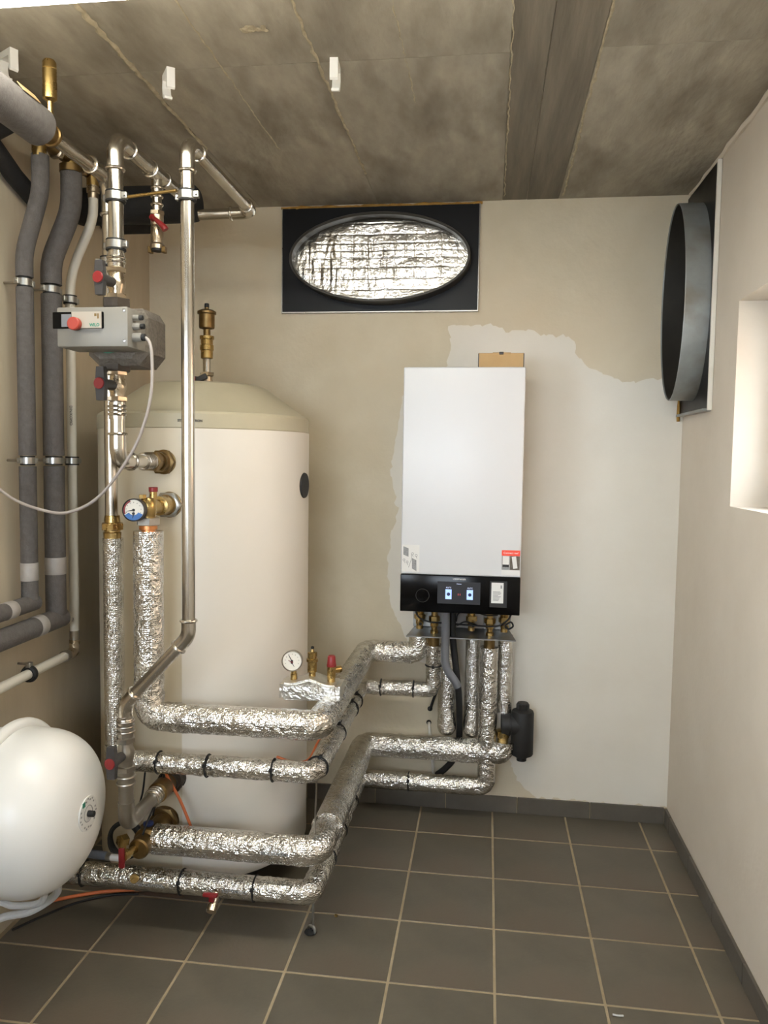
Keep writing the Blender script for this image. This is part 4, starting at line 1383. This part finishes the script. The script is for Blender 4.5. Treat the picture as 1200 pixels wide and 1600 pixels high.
def dropper(label, x0, y, xw, r, zt, zkink, zclamp, zlow, yend, tape=True):
    t = thing('lagged_pipe', label, 'pipe', (xw, y, zlow-0.05), 'lagged droppers on the left wall')
    up_ = [(x0, y, zt), (x0, y, zkink), (xw, y, zclamp[0]+0.09), (xw, y, zclamp[0]+0.016)]
    G().tube(up_, r, 0.22, 28, ds=0.03).build('foam_sleeve', MT['foam'], t, 50)
    G().tube([(xw, y, zclamp[0]-0.016), (xw, y, zclamp[1]+0.016)], r, 0, 28).build('foam_sleeve', MT['foam'], t, 50)
    G().tube([(xw, y, zclamp[1]-0.018), (xw, y, zlow+r*0.5)], r, 0, 28).build('foam_sleeve', MT['foam'], t, 50)
    G().tube([(xw, y+r, zlow), (xw, yend, zlow-0.012)], r, 0, 28).build('foam_sleeve', MT['foam'], t, 50)
    for z in zclamp:
        pipe_clamp(t, (xw, y, z), r*0.62, (-1, 0, 0), abs(XL-xw)-0.001, z_ears=(0.3, 1, 0))
    G().lathe([(r+0.0008, 0), (r+0.0015, 0.001), (r+0.0015, 0.055), (r+0.0008, 0.056)], (xw, y, 1.105), (0, 0, 1), 28).build('tape_band', MT['tape'], t)
    G().lathe([(r+0.0008, 0), (r+0.0015, 0.001), (r+0.0015, 0.040), (r+0.0008, 0.041)], (xw, y-0.13, zlow-0.0015), (0, 1, 0), 28).build('tape_band', MT['tape'], t)
    return t


d1_ = dropper('thinner grey foam-lagged dropper nearest the camera on the left wall', -1.405, -1.035, -1.462, 0.0255, 2.392, 2.285, (2.018, 1.478), 1.032, -2.2)
text_mesh('print_lettering', 'ARMAFLEX', 0.011, (-1.462-0.012, -1.035-0.0238, 1.075), MT['print_dark'], d1_, right=(0, 0, -1), up=(0.92, -0.38, 0))
dropper('thicker grey foam-lagged dropper in the middle on the left wall', -1.385, -0.895, -1.458, 0.0325, 2.392, 2.275, (2.026, 1.478), 0.955, -2.2)
wp = thing('white_pipe', 'white composite pipe dropping along the left wall beside the lagged ones', 'pipe', (-1.46, -0.775, 0.8))
G().tube([(-1.370, -0.785, 2.365), (-1.370, -0.785, 2.28), (-1.462, -0.775, 2.10), (-1.462, -0.775, 0.885)], 0.0155, 0.28, 22, ds=0.03).build('pipe_section', MT['white_pipe'], wp, 50)
G().lathe([(0.017, 2.345), (0.0175, 2.362), (0.0215, 2.364), (0.0215, 2.38), (0.018, 2.382), (0.018, 2.395)], (-1.370, -0.785, 0), (0, 0, 1), 22).build('press_fitting', MT['nickel'], wp)
G().cyl((-1.462, -0.775, 0.845), (-1.462, -0.775, 0.890), 0.0165, 22).build('press_sleeve', MT['steel_dull'], wp)
G().tube([(-1.462, -0.775, 0.858), (-1.462, -0.775, 0.815), (-1.462, -0.83, 0.815)], 0.0185, 0.02, 20).build('elbow', MT['nickel'], wp)
G().cyl((-1.462, -0.825, 0.815), (-1.462, -0.845, 0.815), 0.0195, 20).build('press_sleeve', MT['steel_dull'], wp)
G().cyl((-1.462, -0.84, 0.815), (-1.462, -2.2, 0.79), 0.0155, 22).build('pipe_section', MT['white_pipe'], wp)
for z in (2.018, 1.477):
    pipe_clamp(wp, (-1.462, -0.775, z), 0.016, (-1, 0, 0), 0.068, z_ears=(0.3, 1, 0))
cl = G().torus((-1.462, -1.045, 0.811), (0, 1, 0), 0.0205, 0.007, 26, 8, flat=1.6).build('pipe_clamp', MT['rubber'], wp)
G().box((-1.47, -1.055, 0.83), (-1.454, -1.035, 0.848), 0.002, 1).build('clamp_lug', MT['zinc'], cl)
G().cyl((-1.462, -1.045, 0.842), (-1.50, -1.045, 0.842), 0.004, 8).build('screw', MT['zinc'], cl)
text_mesh('print_lettering', 'DIN/KOMO', 0.013, (-1.462+0.006, -0.775-0.0158, 1.63), MT['print_dark'], wp, right=(0, 0, -1), up=(1, 0.4, 0))
text_mesh('print_lettering', 'MIL', 0.010, (-1.462+0.003, -0.775-0.0158, 0.93), MT['print_dark'], wp, right=(0, 0, -1), up=(1, 0.4, 0))

# black insulated cylinders below the ceiling in the back left corner
bc = thing('black_cylinder', 'black foam-insulated cylinder under the ceiling behind the steel pipes', 'insulated pipe', (-1.3, -0.60, 2.3))
G().lathe([(0.055, 0), (0.060, 0.008), (0.0635, 0.02), (0.0635, 0.42), (0.060, 0.445), (0.05, 0.455), (0, 0.456)], (XL+0.003, -0.612, 2.376), (1, 0, 0), 44).build('foam_jacket', MT['foam_black'], bc)
bc = thing('black_cylinder', 'short black insulated cylinder in the corner behind the longer black one', 'insulated pipe', (-1.43, -0.40, 2.34))
G().lathe([(0.05, 0), (0.058, 0.008), (0.06, 0.018), (0.06, 0.185), (0.055, 0.193), (0, 0.195)], (XL+0.003, -0.405, 2.400), (1, 0, 0), 40).build('foam_jacket', MT['foam_black'], bc)


# ================================================================== oval duct collars
def oval_duct(label, origin, ax_u, ax_v, ax_n, pu0, pu1, pv0, pv1, cu_, cv_, a, b, depth, fill, ring_mat, thick=0.007):
    """origin + u*ax_u + v*ax_v ; n points into the room"""
    O, U, W_, N = V(origin), V(ax_u), V(ax_v), V(ax_n)

    def pt(u, v, h):
        return O+U*u+W_*v+N*h
    t = thing('duct_collar', label, 'duct', pt(cu_, pv0, 0.0))
    seg = 96
    # plate with oval hole
    v, f = [], []
    for h in (0.001, 0.014):
        for k in range(seg):
            an = 2*math.pi*k/seg
            ca, sa_ = math.cos(an), math.sin(an)
            v.append(pt(cu_+a*ca, cv_+b*sa_, h))
        for k in range(seg):
            an = 2*math.pi*k/seg
            ca, sa_ = a*math.cos(an), b*math.sin(an)
            s = 1e9
            if ca > 1e-6:
                s = min(s, (pu1-cu_)/ca)
            if ca < -1e-6:
                s = min(s, (pu0-cu_)/ca)
            if sa_ > 1e-6:
                s = min(s, (pv1-cv_)/sa_)
            if sa_ < -1e-6:
                s = min(s, (pv0-cv_)/sa_)
            v.append(pt(cu_+ca*s, cv_+sa_*s, h))
    # snap nearest rim points to the corners
    for base in (seg, 3*seg):
        h = 0.001 if base == seg else 0.014
        for (cx_, cy_) in ((pu0, pv0), (pu0, pv1), (pu1, pv0), (pu1, pv1)):
            c_ = pt(cx_, cy_, h)
            k = min(range(seg), key=lambda q: (v[base+q]-c_).length)
            v[base+k] = c_
    for k in range(seg):
        k2 = (k+1) % seg
        f += [(k, k2, seg+k2, seg+k), (2*seg+k, 3*seg+k, 3*seg+k2, 2*seg+k2), (seg+k, seg+k2, 3*seg+k2, 3*seg+k), (k, 2*seg+k, 2*seg+k2, k2)]
    mesh_obj('plate', v, f, MT['plate'], t, 30)
    # collar: swept oval profile
    prof = [(0.0, 0.002), (0.0, depth-0.002), (-0.002, depth+0.001), (-thick+0.002, depth+0.001), (-thick, depth-0.002), (-thick, 0.002)]
    v, f = [], []
    m_ = len(prof)
    for k in range(seg):
        an = 2*math.pi*k/seg
        for (o_, h) in prof:
            v.append(pt(cu_+(a+o_)*math.cos(an), cv_+(b+o_)*math.sin(an), h))
    for k in range(seg):
        for i in range(m_):
            f.append((k*m_+i, ((k+1) % seg)*m_+i, ((k+1) % seg)*m_+(i+1) % m_, k*m_+(i+1) % m_))
    ring = mesh_obj('collar', v, f, ring_mat, t, 30)
    if fill is not MT['foil_duct']:  # dark sleeve: shade inside the steel collar, put in as colour
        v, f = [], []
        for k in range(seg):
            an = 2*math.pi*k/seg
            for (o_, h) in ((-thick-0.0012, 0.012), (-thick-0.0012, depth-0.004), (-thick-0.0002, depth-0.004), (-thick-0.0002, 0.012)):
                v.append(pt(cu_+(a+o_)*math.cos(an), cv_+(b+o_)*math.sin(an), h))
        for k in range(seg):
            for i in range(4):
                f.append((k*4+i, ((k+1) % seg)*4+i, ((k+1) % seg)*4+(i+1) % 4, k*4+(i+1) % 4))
        mesh_obj('inner_shade', v, f, MT['collar_dark'], t, 30)
    # sheet inside the collar; where black, it paints the open duct's shade
    v, f = [], []
    is_foil = fill is MT['foil_duct']
    rings_, seg = (90, 220) if is_foil else (10, seg)
    hz = 0.045 if is_foil else 0.018
    v.append(pt(cu_, cv_, hz))

    def crease(q, pitch_, jit):
        c_ = round(q/pitch_)
        d_ = (q-(c_+0.25*math.sin(c_*7.3+jit))*pitch_)
        return math.exp(-(d_/0.0028)**2)
    for r_ in range(1, rings_+1):
        s = r_/rings_
        for k in range(seg):
            an = 2*math.pi*k/seg
            uu, ww = (a-thick)*s*math.cos(an), (b-thick)*s*math.sin(an)
            p = pt(cu_+uu, cv_+ww, hz)
            if is_foil:
                left = max(0.0, min(1.0, (0.12-uu)/0.35))
                h_ = 0.007*s*math.sin(an)
                h_ += 0.006*abs(noise.noise(V((uu*9, 3.0, ww*9)))) + (0.002+0.005*left)*abs(noise.noise(V((uu*42, 1.0, ww*9))))
                h_ += 0.0007*noise.noise(V((uu*70, 5.0, ww*70)))
                h_ -= 0.0022*crease(uu+0.004*noise.noise(V((ww*20, 2, 0))), 0.052, 1.0) + 0.0018*crease(ww+0.004*noise.noise(V((uu*14, 8, 0))), 0.037, 2.0)
                p = p+N*h_*(1-s**10)
            v.append(p)
    f += [(0, 1+k, 1+(k+1) % seg) for k in range(seg)]
    for r_ in range(rings_-1):
        for k in range(seg):
            k2 = (k+1) % seg
            f.append((1+r_*seg+k, 1+(r_+1)*seg+k, 1+(r_+1)*seg+k2, 1+r_*seg+k2))
    mesh_obj('foil_lining' if fill is MT['foil_duct'] else 'duct_shade_sheet', v, f, fill, t, 60)
    return t, pt


dk, pt = oval_duct('black plate with wide oval collar and crumpled foil on the back wall', (0, 0, 0), (1, 0, 0), (0, 0, 1), (0, -1, 0),
                   -0.933, -0.110, 2.112, 2.540, -0.5125, 2.316, 0.372, 0.180, 0.095, MT['foil_duct'], MT['collar_dark'], 0.011)
g = G()
g.box((-0.936, -0.018, 2.108), (-0.107, -0.001, 2.1135), 0.001, 1)
g.build('edge_strip', MT['zinc'], dk)
G().box((-0.1115, -0.018, 2.112), (-0.107, -0.001, 2.541), 0.001, 1).build('edge_strip', MT['zinc'], dk)
G().box((-0.936, -0.018, 2.112), (-0.9315, -0.001, 2.541), 0.001, 1).build('edge_strip', MT['zinc'], dk)
g = G()
pts = [V((-0.94+0.84*k/50, -0.008+random.uniform(-0.003, 0.003), 2.545+random.uniform(-0.002, 0.002))) for k in range(51)]
g.tube(pts, 0.008, 0, 8, rfun=lambda s: 0.75+0.5*noise.noise(V((s*17, 4, 1))))
g.build('sealing_foam', MT['pu_foam'], dk)
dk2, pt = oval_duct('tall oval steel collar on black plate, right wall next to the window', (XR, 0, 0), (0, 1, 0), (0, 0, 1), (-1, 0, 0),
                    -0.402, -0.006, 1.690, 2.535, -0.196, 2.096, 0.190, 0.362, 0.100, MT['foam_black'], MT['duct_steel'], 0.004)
G().box((XR-0.016, -0.416, 1.685), (XR-0.001, -0.402, 2.540), 0.002, 1).build('plaster_bead', MT['plaster_new'], dk2)
G().box((XR-0.030, -0.402, 1.683), (XR-0.001, -0.012, 1.692), 0.001, 1).build('bottom_strip', MT['duct_steel'], dk2)
g = G()
g.tube([V((XR-0.020, -0.010, 1.665+0.10*k/40)) for k in range(41)], 0.008, 0, 8, rfun=lambda s: 0.75+0.6*noise.noise(V((s*17, 2, 5))))
g.build('sealing_foam', MT['pu_foam'], dk2)


# ================================================================== white clips left on the ceiling
def ceiling_clip(label, x, y, ang):
    t = thing('pipe_clip', label, 'clip', (x, y, H-0.075), 'white pipe clips on the ceiling')
    rot = Matrix.Rotation(ang, 3, 'Z')

    def T(p):
        return V((x, y, H))+rot @ V(p)
    g = G()

    def prism(poly, x0, x1):
        n = len(poly)
        v = [T((x0, a, b)) for a, b in poly]+[T((x1, a, b)) for a, b in poly]
        g.add(v, [tuple(range(n)), tuple(range(2*n-1, n-1, -1))]+[(i, (i+1) % n, n+(i+1) % n, n+i) for i in range(n)])
    prism([(-0.030, 0), (0.030, 0), (0.030, -0.018), (-0.030, -0.018)], -0.011, 0.011)
    prism([(-0.030, -0.016), (-0.022, -0.016), (-0.022, -0.050), (-0.026, -0.056), (-0.031, -0.052)], -0.011, 0.011)
    inner = [(0.030, -0.016), (0.034, -0.034), (0.028, -0.056), (0.016, -0.068), (0.004, -0.070), (0.002, -0.064), (0.013, -0.060), (0.021, -0.050), (0.025, -0.034), (0.020, -0.016)]
    prism(inner, -0.011, 0.011)
    g.build('clip_body', MT['window_white'], t, 30)


ceiling_clip('white pipe clip with open hook on the ceiling above the pump pipe', -0.950, -1.155, math.radians(35))
ceiling_clip('narrow white pipe clip on the middle of the concrete ceiling', -0.483, -1.155, math.radians(4))
ceiling_clip('grey-white clip on the ceiling at the left edge behind the lagged main', -1.330, -1.30, math.radians(60))

# ================================================================== loose cables and hoses
o = cable('flexible_hose', [(-0.178, -0.175, 0.905), (-0.178, -0.175, 0.80), (-0.165, -0.165, 0.68), (-0.150, -0.14, 0.55), (-0.146, -0.09, 0.44), (-0.146, -0.045, 0.36), (-0.150, -0.028, 0.29), (-0.170, -0.026, 0.225), (-0.205, -0.026, 0.180), (-0.240, -0.026, 0.150)], 0.0135, 'rubber', None, 10, 14)
tag(o, 'black flexible hose hanging between the foil-wrapped risers', 'hose')
o = G().tube(spline([(-0.204, -0.215, 0.905), (-0.204, -0.215, 0.78), (-0.204, -0.212, 0.70), (-0.192, -0.205, 0.655), (-0.165, -0.20, 0.615), (-0.152, -0.195, 0.59)], 8), 0.0165, 0, 16).build('cable_conduit', MT['conduit'])
tag(o, 'grey ribbed conduit coming out under the display panel', 'conduit')
o = cable('orange_cable', [(-0.575, -0.33, 0.592), (-0.589, -0.45, 0.578), (-0.592, -0.62, 0.566), (-0.592, -0.80, 0.556), (-0.594, -0.93, 0.548), (-0.63, -0.985, 0.56), (-0.68, -0.99, 0.575)], 0.0042, 'orange')
tag(o, 'orange cable tied along the second foil pipe towards the wall', 'cable')
o = cable('orange_cable', [(-1.042, -0.985, 0.51), (-1.040, -0.975, 0.479), (-1.00, -0.975, 0.409), (-0.965, -0.975, 0.328), (-0.945, -0.955, 0.25)], 0.0048, 'orange')
tag(o, 'orange cable hanging from the thin foil pipe in front of the tank foot', 'cable')
o = cable('orange_cable', [(-1.02, -0.80, 0.008), (-1.142, -0.81, 0.008), (-1.327, -0.86, 0.008), (-1.45, -0.925, 0.008), (-1.515, -0.97, 0.008)], 0.0058, 'orange')
tag(o, 'orange cable lying on the floor below the lowest foil pipe', 'cable')
o = cable('black_cable', [(-1.20, -0.85, 0.006), (-1.29, -0.87, 0.006), (-1.38, -0.93, 0.006), (-1.45, -1.02, 0.006), (-1.50, -1.10, 0.006)], 0.004, 'rubber')
tag(o, 'black cable lying on the floor beside the orange one', 'cable')
o = cable('floor_hose', [(-1.275, -1.27, 0.318), (-1.268, -1.235, 0.262), (-1.300, -1.19, 0.190), (-1.375, -1.20, 0.138), (-1.46, -1.215, 0.118), (-1.505, -1.26, 0.085), (-1.510, -1.40, 0.03), (-1.505, -1.60, 0.013), (-1.50, -1.90, 0.013)], 0.0115, 'hose_white')
tag(o, 'pale grey hose curving down to the left below the expansion vessel', 'hose')
o = cable('floor_hose', [(-1.290, -1.30, 0.312), (-1.285, -1.27, 0.24), (-1.325, -1.245, 0.192), (-1.40, -1.245, 0.180), (-1.45, -1.25, 0.185), (-1.495, -1.30, 0.13), (-1.48, -1.45, 0.03), (-1.47, -1.65, 0.013)], 0.0100, 'hose_white')
tag(o, 'shorter pale hose just above the longer one under the expansion vessel', 'hose')
hh = thing('drain_hose', 'blue-grey hose with pale elbow leading from behind the vessel to the brass cross', 'hose', (-1.2, -1.13, 0.27))
G().cyl((-1.36, -1.125, 0.300), (-1.165, -1.135, 0.292), 0.0125, 18).build('hose', MT['cable_blue'], hh)
G().cyl((-1.167, -1.135, 0.292), (-1.150, -1.136, 0.291), 0.0115, 18).build('hose_clip', MT['zinc'], hh)
G().tube([(-1.152, -1.136, 0.291), (-1.112, -1.138, 0.291), (-1.094, -1.105, 0.300)], 0.0105, 0.02, 16).build('hose_elbow', MT['hose_white'], hh)
ck = thing('cable_coil', 'coil of black cable behind the brass cross at the tank foot', 'cable', (-1.17, -0.98, 0.2))
g = G()
for k in range(5):
    g.torus((-1.185+k*0.004, -0.975-0.006*k, 0.262+0.003*k), (0.1*k-0.2, -1, 0.06*k), 0.052+0.003*(k % 3), 0.0042, 36, 8)
g.build('coil', MT['rubber'], ck)
cable('loose_end', [(-1.155, -0.985, 0.31), (-1.14, -0.985, 0.36), (-1.125, -0.975, 0.42), (-1.118, -0.965, 0.50)], 0.003, 'rubber', ck)
cable('loose_end', [(-1.09, -0.975, 0.35), (-1.075, -0.97, 0.42), (-1.06, -0.968, 0.50)], 0.003, 'rubber', ck)
o = cable('black_cable', [(-1.052, -0.968, 0.51), (-1.050, -1.0, 0.45), (-1.07, -1.06, 0.37), (-1.085, -1.08, 0.31)], 0.003, 'rubber')
tag(o, 'thin black cable looping over the lower tank port', 'cable')
o = cable('sensor_cable', [(-0.247, -0.02, 0.512), (-0.262, -0.02, 0.47), (-0.272, -0.012, 0.435), (-0.275, 0.0, 0.430)], 0.006, 'rubber')
tag(o, 'short black cable entering a hole in the wall below the second pipe', 'cable')
wc = cable('drain_tube', [(-0.279, -0.002, 0.368), (-0.275, -0.02, 0.355), (-0.268, -0.025, 0.30), (-0.258, -0.025, 0.21), (-0.250, -0.025, 0.13)], 0.007, 'white_pipe')
tag(wc, 'thin white tube coming out of the wall behind the third pipe', 'tube')
for (x, z) in ((-0.275, 0.430), (-0.279, 0.370)):
    G().lathe([(0.011, -0.0005), (0.011, 0.001)], (x, -0.0005, z), (0, -1, 0), 18).build('drill_hole', MT['matt_black'], wall_back)
cr = G().lathe([(0.0, 0.0), (0.006, 0.001), (0.005, 0.006), (0.0, 0.008)], (-0.513, -0.862, 0.0), (0.2, 0, 1), 7).build('crumb', MT['brass'])
tag(cr, 'tiny yellowish crumb on the tiles right of the pipe corner', 'crumb')
cr = G().tube(spline([(0.317, -1.195, 0.004), (0.330, -1.199, 0.005), (0.345, -1.196, 0.004)], 5), 0.0025, 0, 8).build('plastic_scrap', MT['hose_white'])
tag(cr, 'tiny pale scrap of plastic on a tile joint near the front', 'scrap')
